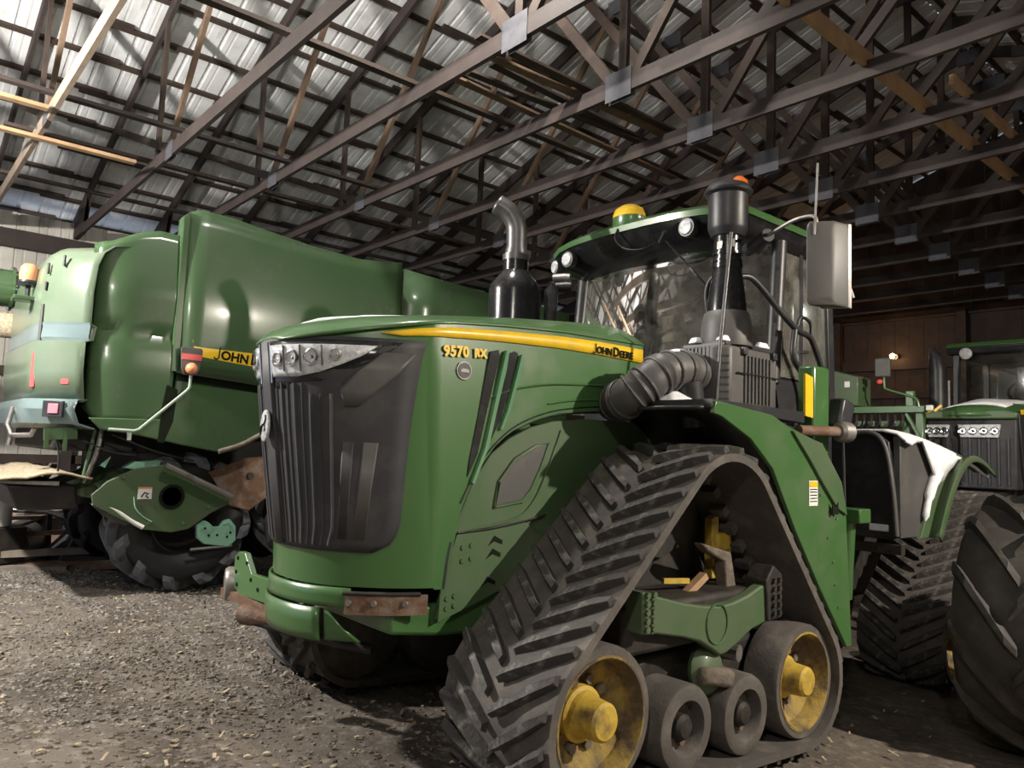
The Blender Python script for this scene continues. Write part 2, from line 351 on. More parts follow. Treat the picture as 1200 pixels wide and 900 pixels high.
for k in range(-5, 13):
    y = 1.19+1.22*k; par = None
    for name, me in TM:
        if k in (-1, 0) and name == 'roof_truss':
            me = me.copy(); me.materials.clear(); me.materials.append(WOOD_LIT)
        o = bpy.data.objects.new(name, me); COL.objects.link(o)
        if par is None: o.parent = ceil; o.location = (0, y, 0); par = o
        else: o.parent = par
# purlins: two-by-fours lapped side by side at every fourth truss
random.seed(5)
def purlin(x, sgn):
    M_ = MB(); nrm = V((-0.326*(1 if sgn < 0 else -1), 0, 0.945)); up = nrm
    base = V((x, 0, zt(x)))+nrm*0.105; slope = V((0.945*(1 if sgn < 0 else -1), 0, 0.326))
    y = YA-0.3; fl = 0
    while y < YB:
        L_ = 3.66; y2 = min(y+L_+0.32, YB+.3)
        p = base+slope*(0.03 if fl else -0.03)
        M_.bar((p.x, y, p.z), (p.x, y2, p.z), 0.066, 0.045, up); fl ^= 1; y += L_
    o = M_.build('purlin', WOOD_D, ceil)
for i in range(17):
    t = i/16.0
    purlin(lerp(XL-.35, RIDGE-.12, t), -1); purlin(lerp(XR+.35, RIDGE+.12, t), 1)
# roof sheets, 0.915 m cover, ribs every 0.305 m with two small beads between
def sheet(L_, wd=0.915, rib=0.019, n=3):
    prof = []; st = wd/n
    for i in range(n):
        a = i*st
        prof += [(a, 0), (a+.07, 0), (a+.085, rib), (a+.115, rib), (a+.13, 0), (a+.19, 0), (a+.2, .004), (a+.215, .004), (a+.225, 0)]
    prof.append((wd, 0)); return [[(0, y, z) for y, z in prof], [(L_, y, z) for y, z in prof]]
ang = math.atan(0.345); L_ = (RIDGE-XL+.55)/math.cos(ang)
rs = MB().grid(sheet(L_)).mesh('roof_panel'); rs.materials.append(ROOFM)
n = int((YB-YA)/0.915)+1
for i in range(n):
    for sgn in (-1, 1):
        o = bpy.data.objects.new('roof_panel', rs); COL.objects.link(o); o.parent = ceil
        dz = 0.002*(i % 2)
        if sgn < 0:
            x0 = XL-.55; o.location = (x0, YA+i*0.915, zt(x0)+0.137+dz); o.rotation_euler = (0, -ang, 0)
        else:
            x0 = XR+.55; o.location = (x0, YA+(i+1)*0.915, zt(x0)+0.137+dz); o.rotation_euler = (0, -ang, math.pi)
# longitudinal braces nailed on the bottom chords
for x, y0, y1, m_, wd in ((-2.72, 3.2, 12.6, WOOD_L, .14), (-2.35, 6.9, 12.6, WOOD_L, .09), (-5.78, -1.5, 7.6, WOOD_D, .09), (-8.5, -2.5, 5.0, WOOD, .09), (-8.45, -3.5, 1.12, WOOD_L, .09), (-9.38, -3.5, 2.15, WOOD_L, .09), (-9.75, .9, 7.6, WOOD_D, .09), (-11.6, -3, 10, WOOD_D, .09)):
    z = CHZ+.165 if m_ is not WOOD_L or x > -3 else CHZ-.02
    b = MB().bar((x, y0, z), (x, y1, z), wd, .038) if x < -3 else MB().bar((x, y0, z), (x, y1, z+.02), .04, wd)
    b.build('brace_board', m_, ceil)
# loose boards stored across the chords near the ridge
random.seed(9)
for i in range(5):
    x = -5.45+i*.17+random.uniform(-.04, .04); y0 = 3.9+random.uniform(-.4, .4); z = CHZ+.19+.03*(i % 3)
    MB().bar((x, y0, z), (x+random.uniform(-.15, .15), y0+random.uniform(2.4, 3.6), z+.01), .09, .025).build('stored_board', [WOOD_W, WOOD_D, WOOD][i % 3], ceil)

# walls
def wallsheet(h_, wd=0.915):
    return [[(0, y, 0) for y in (0,)]]
def side_wall(name, x, face, cm):
    r_ = bpy.data.objects.new(name, None); COL.objects.link(r_); r_['kind'] = 'structure'; r_['wo'] = (0, 0, 0)
    me = MB().grid(sheet(5.6)).mesh('wall_panel'); me.materials.append(cm)
    for i in range(n):
        o = bpy.data.objects.new('wall_panel', me); COL.objects.link(o); o.parent = r_
        o.location = (x-face*.06, YA+(i+(0 if face > 0 else 1))*.915, -.5); o.rotation_euler = (0, -math.pi/2, 0) if face > 0 else (0, -math.pi/2, math.pi)
    for z in (.55, 1.25, 1.95, 2.6, 3.25, 3.9):
        MB().box((x+face*.0, (YA+YB)/2, z), (.04, YB-YA, .14)).build('girt', WOOD_D, r_)
    MB().box((x+face*.05, (YA+YB)/2, 4.66), (.05, YB-YA, .28)).build('eave_beam', WOOD, r_)
    for j in range(10):
        y = YA+.4+j*2.44
        MB().box((x+face*.09, y, 2.1), (.14, .14, 5.2)).build('post', WOOD, r_)
    return r_
side_wall('wall_left', XL, 1, WALLM)
side_wall('wall_right', XR, -1, WALLM)
r_ = bpy.data.objects.new('wall_back', None); COL.objects.link(r_); r_['kind'] = 'structure'; r_['wo'] = (0, 0, 0)
i = 0; x = XL
while x < XR-.05:
    x2 = min(x+.3, XR); zz = lambda q: zt(q)+.1
    MB().plateY([(x+.004, -.8), (x2-.004, -.8), (x2-.004, zz(x2)), (x+.004, zz(x))] if not x < RIDGE < x2 else [(x, -.8), (x2, -.8), (x2, zz(x2)), (RIDGE, zz(RIDGE)), (x, zz(x))], YB+.006*(i % 2), YB+.04).build('wall_plank', WOOD_D, r_); x = x2; i += 1
for z in (.5, 1.4, 2.3, 3.2, 3.86, 4.9):
    MB().box(((XL+XR)/2, YB-.06, z), (XR-XL, .05, .16 if z != 3.86 else .24)).build('girt', WOOD if z == 3.86 else WOOD_D, r_)
for x in (-13.6, -10.5, -8.2, -5.6, -2.4, .8, 4.9):
    MB().box((x, YB-.14, 2.1), (.15, .15, 5.6)).build('post', WOOD_D, r_)
# front gable with its big doorway open on the left, behind the camera
r_ = bpy.data.objects.new('wall_front', None); COL.objects.link(r_); r_['kind'] = 'structure'; r_['wo'] = (0, 0, 0)
x = XL; i = 0
while x < XR-.05:
    x2 = min(x+.6, XR); zb_ = 4.3 if -13.2 < (x+x2)/2 < -4.8 else -.8
    MB().plateY([(x+.004, zb_), (x2-.004, zb_), (x2-.004, zz(x2)-.02), (x+.004, zz(x)-.02)], YA-.05-.006*(i % 2), YA-.02).build('wall_plank', WOOD_D, r_); x = x2; i += 1
# lamps (the left lamp and added fill lamp hang outside the picture, the far one shows)
def lamp_fixture(name, loc, label, gm, br=.05, shade=False, wall=False):
    t = thing(name, label, 'lamp', loc); x, y, z = loc
    if wall:
        MB().lathe([(.06, 0), (.06, .03), (.03, .05), (.03, .12)], (x, YB-.085, z), (0, -1, 0), 14).build('socket', WHITE, t, smooth=40)
        MB().lathe([(.01, -br), (br*.7, -br*.7), (br, 0), (br*.7, br*.7), (.01, br)], (x, YB-.085-.12-br, z), (0, 1, 0), 14).build('bulb', gm, t, smooth=60)
    else:
        MB().tube([(x, y, max(CHZ, z)+.45), (x, y, z+.12)], .012, 8).build('cord', BLACK, t)
        MB().lathe([(.035, .05), (.035, .14), (.015, .16)], loc, (0, 0, 1), 14).build('socket', WHITE, t, smooth=40)
        MB().lathe([(.01, .10), (.03, .07), (br, .06), (br, .055)], loc, (0, 0, 1), 16).build('bulb', gm, t, smooth=60)
        if shade:
            a = []
            for r_, h_ in ((.05, .15), (.10, .14), (.28, .06), (.285, .05)): a.append((r_, h_))
            MB().lathe(a, loc, (0, 0, 1), 24, caps=False).build('shade', GREEN, t, smooth=40, solid=.004)
    return t
lamp_fixture('hanging_lamp', LAMP_LEFT, 'bare bright barn lamp hanging under the trusses by the left wall', GLOW_W)
lamp_fixture('hanging_lamp', LAMP_FILL, 'bare bright fill lamp, added out of view behind the camera', GLOW_W)
lamp_fixture('hanging_lamp', LAMP_MID, 'bare bright barn lamp hanging high between two trusses under the ridge', GLOW_W)
lamp_fixture('hanging_lamp', LAMP_SIDE, 'bare warm barn lamp hanging by the right wall', GLOW_O, shade=True)
lamp_fixture('bulb_lamp', LAMP_FAR, 'small glowing orange bulb lamp on the far wall', GLOW_O, .055, wall=True)
# ================================================================== MAIN TRACKED TRACTOR
TC = -3.9
tr = thing('tracked_tractor', 'large green articulated tractor on black rubber tracks with a dark ribbed grille, nearest the camera', 'tractor', (TC, 3.7, gz(TC, 3.7)))
# ---- hood
HW = .66
def nose_y0(z): return interp([(.5, 1.82), (.9, 1.79), (1.1, 1.78), (1.73, 1.68), (2.16, 1.62), (2.3, 1.64)], z)
def nf(t): return .55*t**2.4+.45*(1-max(0.0, 1-t**2.2)**.6)
NFI = [(nf(i/200), i/200) for i in range(201)]
def nose(x, z, off=0.0):
    sw = interp([(.6, .52), (1.15, .52), (2.2, .60)], z)
    return nose_y0(z)+sw*nf(min(abs(x), HW)/HW)-off
ZS = [(1.62, 2.175), (1.75, 2.20), (2.0, 2.25), (2.3, 2.31), (2.75, 2.35), (3.2, 2.375), (4.0, 2.385)]
ZC = [(1.62, 2.18), (1.66, 2.235), (1.75, 2.28), (2.0, 2.345), (2.5, 2.425), (3.1, 2.50), (3.64, 2.555), (4.0, 2.585)]
ARC = [(2.2, .92), (2.36, .92), (2.39, 1.14), (2.46, 1.36), (2.54, 1.52), (2.65, 1.66), (2.77, 1.755), (2.95, 1.83), (3.14, 1.88), (3.47, 1.915), (4.0, 1.93)]
def side_x(z): return HW+.012*math.sin(max(0, min(1, (z-1.1)/1.2))*math.pi)
plan = []
YR = 3.92
for i in range(25): plan.append(('s', lerp(YR, 2.24, i/24)))
for i in range(1, 40): plan.append(('n', math.cos(math.pi*i/40)*HW*1.0))
for i in range(25): plan.append(('o', lerp(2.24, YR, i/24)))
rows = []
for kx in range(15):
    t = kx/14; row = []
    for typ, q in plan:
        if typ == 'n':
            x = q; zb = .93; ztop = interp(ZS, nose(x, 2.2)); z = lerp(zb, ztop, t); row.append((TC+x, nose(x, z), z))
        else:
            s = 1 if typ == 's' else -1
            zb = interp(ARC, q); z = lerp(zb, interp(ZS, q), t)
            y = q
            f = max(0, 1-(q-2.24)/.2); y = q+(nose(HW, z)-2.24)*f
            row.append((TC+s*side_x(z), y, z))
    rows.append(row)
mb = MB().grid(rows)
hood = mb.build('hood', GREEN, tr, smooth=50)
# crowned top
rows = []
ys = [1.625, 1.64, 1.67, 1.71, 1.77, 1.85, 1.95, 2.05, 2.15]+[2.24+(YR-2.24)*i/14 for i in range(15)]
for y in ys:
    hw = HW+.006
    if y < nose(HW, 2.2): hw = HW*interp(NFI, max(0.0, (y-nose_y0(2.2)+.012)/.60))+.006
    a, b = interp(ZS, y), max(interp(ZC, y), interp(ZS, y)+.004)
    rows.append([(TC+hw*t, y-.012*(1 if y < 2.2 else 0), a+(b-a)*(1-abs(t)**2.6)) for t in [i/12-1 for i in range(25)]])
MB().grid(rows).build('hood_top', GREEN, tr, smooth=60, solid=.012)
# raised shut line and creases along the side
def side_strip(name, pts, m_, off=.004, th=.008, parent=tr, x=HW):
    return MB().plateX(pts, TC+side_x(1.6)+off-.01, TC+side_x(1.6)+off+th).build(name, m_, parent)
def side_tube(name, pts, r, m_, off=.012):
    return MB().tube(smoothpath([(TC+HW+off, y, z) for y, z in pts], 4), r, 6).build(name, m_, tr, smooth=60)
side_tube('body_crease', [(2.6, 1.93), (2.75, 1.985), (2.95, 2.03), (3.2, 2.06), (3.75, 2.09)], .007, GREEN)
side_tube('body_crease', [(3.05, 1.93), (3.3, 1.97), (3.75, 2.0)], .006, GREEN)
side_tube('shut_line', [(2.44, 1.36), (2.55, 1.56), (2.68, 1.70), (2.82, 1.795), (3.0, 1.865), (3.2, 1.91), (3.5, 1.945), (3.9, 1.955)], .005, BLACK, .012)
side_tube('arch_gap', ARC[1:], .016, BLACK, -.012)
side_tube('panel_gap', [(2.46, 1.20), (2.7, 1.215), (2.95, 1.25), (3.1, 1.28)], .006, BLACK, -.03)
# yellow stripe along the shoulder with the lettering
up_ = [(1.98, 2.225), (2.12, 2.255), (2.3, 2.285), (2.55, 2.305), (2.74, 2.32), (3.15, 2.345), (3.5, 2.355), (3.91, 2.352)]
lo_ = [(3.91, 2.262), (3.5, 2.272), (3.15, 2.272), (2.75, 2.258), (2.5, 2.245), (2.2, 2.225), (2.06, 2.212)]
def surf_x(y, z):
    if y > 2.24: return side_x(z)
    a = (y-nose_y0(z))/interp([(.6, .52), (1.15, .52), (2.2, .60)], z)
    return HW*interp(NFI, max(0, a))
mb = MB(); n_ = 22; rws = []
upi = [(lerp(1.98, 3.91, i/n_)) for i in range(n_+1)]
lot = sorted(lo_)
for y in upi:
    zu = interp(up_, y); zl = min(zu-.004, interp([(1.98, 2.22)]+lot, y))
    rws.append([(TC+surf_x(y, zz)+.007, y-.004*(y < 2.24), zz) for zz in (zu, (zu+zl)/2, zl)])
stripe = mb.grid(rws).build('hood_stripe', YELLOW, tr, smooth=60, solid=.006)
def letter_j(size, o, xd, yd, m_, parent, nm):
    o, xd, yd = V(o), V(xd).normalized(), V(yd).normalized(); n = xd.cross(yd)
    pts = [(.34, .70), (.34, .12), (.31, .02), (.22, -.05), (.11, -.03), (.05, .05)]
    MB().tube(smoothpath([o+xd*(a*size)+yd*(b*size)+n*.001 for a, b in pts], 4), size*.045, 6).build(nm, m_, parent, smooth=60)
    return size*.40
def small_caps(words, size, o, xd, yd, m_, parent, weight=.0, nm='lettering'):
    o = V(o); xd = V(xd).normalized(); c = o.copy()
    for wd in words:
        w1 = letter_j(size, c, xd, yd, m_, parent, nm) if wd[0] == 'J' else text(wd[0], nm, size, c, xd, yd, m_, parent, weight); c += xd*(w1+size*.05)
        w2 = text(wd[1:], nm, size*.76, c, xd, yd, m_, parent, weight); c += xd*(w2+size*.14)
small_caps(['JOHN', 'DEERE'], .082, (TC+HW+.0165, 3.415, 2.280), (0, 1, -.012), (0, .012, 1), INK, tr, .0016)
text('9570', 'model_number', .078, (TC+HW+.016, 2.285, 2.132), (0, 1, .06), (0, -.06, 1), YELLOW, tr, .0035, space=1.08)
text('RX', 'model_number', .064, (TC+HW+.016, 2.488, 2.146), (0, 1, .06), (0, -.06, 1), YELLOW, tr, .004)
MB().lathe([(.05, 0), (.05, .008)], (TC+HW+.008, 2.425, 2.066), (1, 0, 0), 20).build('round_badge', CHROME, tr)
bd = MB().lathe([(.042, 0), (.042, .003)], (TC+HW+.016, 2.425, 2.066), (1, 0, 0), 20).build('badge_face', BLACK, tr)
MB().plateX([(2.395, 2.066), (2.41, 2.075), (2.44, 2.075), (2.455, 2.066), (2.45, 2.055), (2.40, 2.055)], TC+HW+.019, TC+HW+.022).build('badge_engine', CHROME, tr)
# side vents: dark slots with bright slanted trims
def sp(name, pts, m_, a=.004, b=.012): return MB().plateX(pts, TC+HW+a, TC+HW+b+.006).build(name, m_, tr)
sp('side_vent', [(2.60, 2.19), (2.655, 2.205), (2.665, 2.17), (2.60, 1.9), (2.535, 1.62), (2.475, 1.50), (2.485, 1.60), (2.54, 1.88), (2.585, 2.12)], BLACK_GLOSS)
sp('vent_trim', [(2.70, 2.205), (2.72, 2.21), (2.705, 2.10), (2.645, 1.86), (2.60, 1.665), (2.51, 1.46), (2.495, 1.47), (2.575, 1.66), (2.62, 1.86), (2.665, 2.06)], TRIM_GLINT, .012, .03)
sp('side_vent', [(2.735, 2.195), (2.77, 2.21), (2.80, 2.20), (2.74, 1.98), (2.69, 1.82), (2.625, 1.70), (2.65, 1.82), (2.705, 2.02)], BLACK_GLOSS)
sp('vent_trim', [(2.815, 2.195), (2.83, 2.19), (2.81, 2.08), (2.745, 1.87), (2.695, 1.76), (2.68, 1.765), (2.725, 1.87), (2.785, 2.08)], TRIM_GLINT, .012, .028)
# lower side panels inside the wheel arch
for s in (1, -1):
    x0 = TC+s*(HW-.05)
    MB().plateX([(2.40, .95), (2.44, 1.2), (2.57, 1.48), (2.69, 1.63), (2.82, 1.72), (2.98, 1.79), (3.16, 1.835), (3.47, 1.865), (4.05, 1.87), (4.05, 1.0), (3.0, .95), (2.75, .86), (2.36, .75)], x0-s*.03, x0).build('engine_side_panel', GREEN_DUSTY, tr, bevel=.006)
x0 = TC+HW-.05
pp = [(2.72, 1.33), (2.745, 1.47), (2.86, 1.60), (3.02, 1.68), (3.12, 1.70), (3.06, 1.55), (2.985, 1.42), (2.92, 1.36)]
MB().tube([(x0+.004, y, z) for y, z in pp+pp[:2]], .012, 6).build('panel_rim', GREEN_DUSTY, tr, smooth=60)
MB().plateX([(y, z) for y, z in pp], x0-.002, x0+.006).build('access_panel', GREY_PLAST, tr)
side = [(3.22, 1.78), (3.18, 1.68), (3.1, 1.5), (3.0, 1.34), (2.86, 1.26), (2.5, 1.2)]
MB().tube(smoothpath([(x0+.004, y, z) for y, z in side], 4), .008, 6).build('panel_seam', GREEN_DUSTY, tr, smooth=60)
# frame side plate with bolts and slots
MB().plateX([(2.36, .74), (2.37, .93), (2.46, 1.19), (2.95, 1.24), (3.2, 1.1), (3.1, .95), (2.75, .86)], x0+.002, x0+.016).build('frame_side_plate', GREEN_DUSTY, tr, bevel=.004)
for y, z in ((2.50, 1.12), (2.56, 1.13), (2.50, 1.05), (2.56, 1.06), (2.41, .86), (2.46, .87), (2.41, .81), (2.46, .82)):
    MB().bolt((x0+.014, y, z), (1, 0, 0), .014, .01).build('bolt', GREEN_DUSTY, tr)
for y, z in ((2.72, 1.14), (2.71, 1.07), (2.68, .92)):
    MB().plateX([(y-.045, z-.02), (y, z+.035), (y+.06, z+.005), (y+.055, z-.015), (y, z+.005)], x0+.014, x0+.019).build('slot', INK, tr)
# ---- grille
def xb(z): return interp([(1.10, .50), (1.12, .54), (1.16, .575), (1.25, .595), (2.2, .657)], z)
rows = []
for j in range(27):
    z = lerp(1.105, 2.192, j/26); b_ = xb(z); rows.append([(TC+b_*t, nose(b_*t, z, .008), z) for t in [i/14-1 for i in range(29)]])
gr = MB().grid(rows).build('grille', GRILLE, tr, smooth=60, solid=.014)
for i in range(-9, 10):
    if i == 0: continue
    f = i/14.0; pts = []
    ztop = 1.955 if abs(f) < .5 else 1.90
    for j in range(9):
        z = lerp(1.13, ztop, j/8); x = f*xb(z)*.98
        pts.append((TC+x, nose(x, z, .014), z))
    MB().tube(pts, .011 if i % 2 else .007, 5).build('grille_slat', GRILLE if i % 2 else BLACK, gr, smooth=60)
def nosepatch(xz, off, th, nu=10):   # xz: list of (x0,x1,z) rows
    return MB().grid([[(TC+lerp(a, b, i/nu), nose(lerp(a, b, i/nu), z, off), z) for i in range(nu+1)] for a, b, z in xz])
nosepatch([(-.045, .045, 1.12), (-.05, .05, 1.5), (-.05, .05, 1.95), (-.04, .04, 2.17)], .022, 0).build('grille_spine', GRILLE, gr, smooth=60, solid=.016)
nosepatch([(.455, .50, 1.84), (.44, .555, 1.92), (.50, .612, 2.02), (.575, .645, 2.12)], .024, 0).build('grille_screen', GREY_PLAST, gr, smooth=60, solid=.008)
for a, b in ((.435, .475), (.505, .55)):
    nosepatch([(a*.90, b*.90, 1.17), (a*.95, b*.95, 1.42), (a, b, 1.66)], .016, 0).build('grille_panel', GREY_PLAST if a > .5 else GRILLE, gr, smooth=60, solid=.008)
# headlights
for s in (1, -1):
    def hl(a, b, z): return (s*a, s*b, z)
    bz = nosepatch([hl(.075, .16, 1.93), hl(.065, .36, 1.965), hl(.055, .50, 2.04), hl(.05, .57, 2.10), hl(.045, .615, 2.175)], .014, 0, 16).build('headlight_bezel', BLACK_GLOSS, tr, smooth=60, solid=.012)
    ed = [(.062, 2.165), (.075, 1.945)]
    hlm = nosepatch([hl(.085, .26, 1.985), hl(.080, .37, 2.01), hl(.075, .45, 2.05), hl(.07, .52, 2.10), hl(.065, .56, 2.15)], .024, 0, 16).build('headlight', LENS, tr, smooth=60, solid=.012)
    MB().tube([(TC+s*.066, nose(.066, z, .028), z) for z in (1.955, 2.05, 2.165)], .006, 6).build('headlight_trim', CHROME, tr, smooth=60)
    for xx, zz, rr_ in ((.135, 2.075, .042), (.235, 2.08, .045), (.335, 2.085, .045), (.435, 2.10, .034)):
        yy = nose(xx, zz, .030)
        MB().lathe([(rr_, 0), (rr_, .010), (rr_*.8, .014), (rr_*.55, -.004), (.004, .006)], (TC+s*xx, yy+.004, zz), (s*.45*xx/.3, -1, 0), 16).build('reflector', CHROME, hlm, smooth=40)
    for xx in (.185, .285, .385):
        MB().tube([(TC+s*xx, nose(xx, z, .033), z) for z in (2.01 if xx < .3 else 2.04, 2.145)], .005, 5).build('lens_divider', GREY_PLAST, hlm)
# emblem: oval silver badge with a leaping animal
eb = MB().loft([[(TC+.052*math.cos(a)*k, nose(0, 1.73, .045+o), 1.73+.085*math.sin(a)*k) for a in [2*math.pi*i/24 for i in range(24)]] for k, o in ((1, 0), (1, .012), (.86, .016))]).build('emblem', LENS, tr, bevel=.003)
yy = nose(0, 1.73, .064)
MB().tube([(TC+x, yy, 1.73+z) for x, z in ((-.034, -.03), (-.026, -.005), (-.01, .005), (.01, .008), (.022, .025), (.026, .04), (.02, .055))], .004, 5).build('emblem_deer', INK, eb)
MB().tube([(TC+x, yy, 1.73+z) for x, z in ((.01, .008), (.024, -.01), (.018, -.03))], .003, 5).build('emblem_deer', INK, eb)
MB().tube([(TC+x, yy, 1.73+z) for x, z in ((-.016, .003), (-.022, -.025), (-.03, -.05))], .003, 5).build('emblem_deer', INK, eb)
# ---- bumper bands
def band(name, z0, z1, xa, xb_, off, m_, th=.03, tilt=0):
    n = 24
    rws = [[(TC+lerp(xa, xb_, i/n), nose(lerp(xa, xb_, i/n), .9, off-tilt*k), z) for i in range(n+1)] for k, z in ((0, z0), (.5, lerp(z0, z1, .25)), (1, lerp(z0, z1, .55)), (1, z1))]
    return MB().grid(rws).build(name, m_, tr, smooth=50, solid=th)
band('bumper_upper', .828, .924, -.66, .44, .016, GREEN, th=.016)
band('bumper_lower', .655, .818, -.66, .32, .016, GREEN, th=.016, tilt=-.012)
nosepatch([(.325, .47, .66), (.325, .41, .72), (.325, .34, .81)], .012, 0).build('bumper_side', GREEN, tr, smooth=50, solid=.02)
bk = MB().grid([[(TC+x, nose(x, .9, .045), z) for x in (.44, .52, .60, .66)] for z in (.80, .90)]).build('hood_hinge', RUST, tr, solid=.02)
for x in (.47, .55, .63): MB().bolt((TC+x, nose(x, .9, .066), .86), (.5, -1, 0), .016, .014).build('bolt', STEEL, bk)
MB().tube([(TC+x, nose(x, .9, .06), .905) for x in (.44, .52, .60, .655)], .011, 8).build('hinge_pin', DARK, tr, smooth=60)
MB().plateX([(2.10, .70), (2.10, .82), (3.0, .85), (3.0, .62), (2.4, .66)], TC-.58, TC+.58).build('front_frame', GREEN, tr, bevel=.02)
MB().span((TC-.5, 2.9, .55), (TC+.5, 6.4, 1.5)).build('chassis', DARK, tr, bevel=.03)
# tow bracket on the right front corner, hitch and drawbar
pl = MB().plateY([(-5.20, .86), (-5.13, .90), (-5.03, .90), (-4.90, .78), (-4.50, .79), (-4.50, .64), (-5.08, .62), (-5.20, .66)], 2.02, 2.06).build('tow_bracket', GREEN, tr, bevel=.004)
for x, z in ((-5.14, .855), (-5.16, .76), (-5.13, .68), (-4.98, .84), (-4.90, .745), (-4.78, .70)):
    MB().bolt((x, 2.02, z), (0, -1, 0), .014, .006).build('bolt_hole', INK, pl)
MB().lathe([(.10, 0), (.115, .02), (.115, .07), (.08, .09)], (-5.30, 2.0, .66), (.3, 1, 0), 18).build('tow_disc', STEEL, tr, smooth=40)
MB().bar((-5.34, 2.04, .60), (-4.55, 2.08, .59), .10, .06).build('bracket_beam', RUST, tr)
MB().lathe([(.035, 0), (.065, .03), (.065, .09), (.05, .13), (.04, .24)], (-4.64, 1.86, .60), (.85, .4, -.05), 12).build('hitch_coupler', RUST, tr, smooth=40)
MB().tube([(-4.60, 1.88, .57), (-4.1, 2.10, .53), (-3.8, 2.3, .5)], .03, 8).build('drawbar', DARK, tr, smooth=60)

# ---- exhaust stack (right side of the hood)
ex = V((-4.42, 3.78, 0))
es = MB().lathe([(.20, 2.3), (.205, 2.88), (.20, 2.93), (.11, 3.04), (.10, 3.05), (.10, 3.16)], ex, (0, 0, 1), 24).build('muffler', BLACK_GLOSS, tr, smooth=40)
MB().tube(smoothpath([ex+V((0, 0, 3.13)), ex+V((0, 0, 3.3)), ex+V((-.005, -.01, 3.42)), ex+V((-.04, -.06, 3.52)), ex+V((-.10, -.13, 3.58))], 6), .078, 16, caps=False).build('exhaust_pipe', STEEL_D, es, smooth=60, solid=-.006)
MB().lathe([(.106, 3.13), (.106, 3.18), (.088, 3.185), (.088, 3.22)], ex, (0, 0, 1), 20).build('clamp', STEEL_D, es, smooth=40)
MB().lathe([(.05, 2.3), (.055, 2.92), (.03, 2.95), (.03, 2.98)], ex+V((.16, .24, 0)), (0, 0, 1), 16).build('coolant_pipe', BLACK_GLOSS, tr, smooth=40)
for dx, dz in ((0, 0), (.02, -.07)):
    MB().lathe([(.04, -.09), (.045, 0), (.04, .05)], ex+V((.12+dx, .42, 3.05+dz)), (.8, .5, 0), 14).build('tail_fitting', BLACK if dz else STEEL, tr, smooth=40)

# ---- cab
YF = 4.52
def ws(x):   # windshield plan curve
    t = (x-(-3.78))/.92; return 4.64+.17*abs(t)**2.6+.06*t
cabx0, cabx1 = -4.76, -2.92
fl = [(TC-.9, 4.5, 2.12)]
MB().plateZ([(cabx0, 4.95), (-4.3, 4.66), (-3.4, 4.66), (cabx1, 5.0), (cabx1, 5.92), (cabx0, 5.92)], 1.55, 2.30).build('cab_base', BLACK, tr, bevel=.03)
rws = [[(x, ws(x)+(.10*(z-2.28)), z) for x in [lerp(cabx0+.07, cabx1+.03, i/16) for i in range(17)]] for z in (2.28, 2.6, 2.9, 3.24)]
MB().grid(rws).build('windshield', GLASS, tr, smooth=60)
for x, y0, y1 in ((cabx0+.05, 4.76, 4.86), (cabx1+.05, 4.90, 4.99)):
    MB().tube([(x, y0, 2.2), (x, (y0+y1)/2, 2.7), (x, y1, 3.25)], .058, 8).build('front_pillar', BLACK, tr, smooth=50)
for x in (cabx0+.04, cabx1-.02):
    MB().bar((x, 5.86, 2.1), (x, 5.80, 3.25), .09, .10, (0, 1, 0)).build('rear_pillar', BLACK, tr, bevel=.01)
    MB().bar((x, 5.40, 2.1), (x, 5.40, 3.25), .05, .05, (0, 1, 0)).build('door_post', BLACK, tr)
MB().grid([[(cabx1, y, z) for y in (5.02, 5.38)] for z in (2.25, 3.22)]).build('door_glass', GLASS_SIDE, tr)
MB().grid([[(cabx1, y, z) for y in (5.42, 5.78)] for z in (2.25, 3.22)]).build('side_glass', GLASS_SIDE, tr)
MB().grid([[(cabx0+.02, y, z) for y in (4.9, 5.78)] for z in (2.25, 3.22)]).build('side_glass', GLASS_SIDE, tr)
MB().grid([[(x, 5.83, z) for x in (cabx0+.08, cabx1-.06)] for z in (2.25, 3.22)]).build('rear_glass', GLASS_SIDE, tr)
# roof: dark underside visor with a green cap
def roofring(grow, z, yf=4.42):
    p = []
    for i in range(13):
        t = i/12; x = lerp(cabx0-.04-grow, cabx1+.05+grow, t); q = (2*t-1); p.append((x, yf-grow+.16*abs(q)**5, z))
    p += [(cabx1+.05+grow, 5.4, z), (cabx1+.03+grow, 5.9+grow, z), (-3.3, 6.0+grow, z), (-4.4, 6.0+grow, z), (cabx0-.02-grow, 5.9+grow, z), (cabx0-.04-grow, 5.4, z)]
    return [V(q) for q in p]
def roofz(ring, h):   # crown forward edge a little higher in the middle
    return [V((p.x, p.y, p.z+h*(1-abs((p.x+3.84)/1.0)**2))) for p in ring]
rf = MB().loft([roofz(roofring(-.12, 3.17, 4.62), .02), roofz(roofring(-.03, 3.25, 4.46), .03), roofz(roofring(0, 3.365), .04)]).build('roof_visor', BLACK_GLOSS, tr, smooth=45)
MB().loft([roofz(roofring(.015, 3.365), .04), roofz(roofring(.02, 3.41), .04), roofz(roofring(-.04, 3.445), .05), roofz(roofring(-.35, 3.475), .06)]).build('roof_cap', GREEN, tr, smooth=45)
# roof lights
for x, z in ((-4.70, 3.27), (-4.50, 3.29), (-3.27, 3.315), (-3.05, 3.315)):
    t = (x+3.84)/.97; y = 4.45+.16*abs(t)**5
    l = MB().lathe([(.068, .05), (.072, 0), (.06, -.02)], (x, y-.005, z), (-.0 if abs(t) < .7 else (-.35 if t < 0 else .35), -1, -.05), 16).build('work_light', BLACK, tr, smooth=40)
    MB().lathe([(.058, .05), (.05, .064), (.004, .068)], (x, y-.005, z), (-.0 if abs(t) < .7 else (-.35 if t < 0 else .35), -1, -.05), 16).build('light_lens', LENS, l, smooth=50)
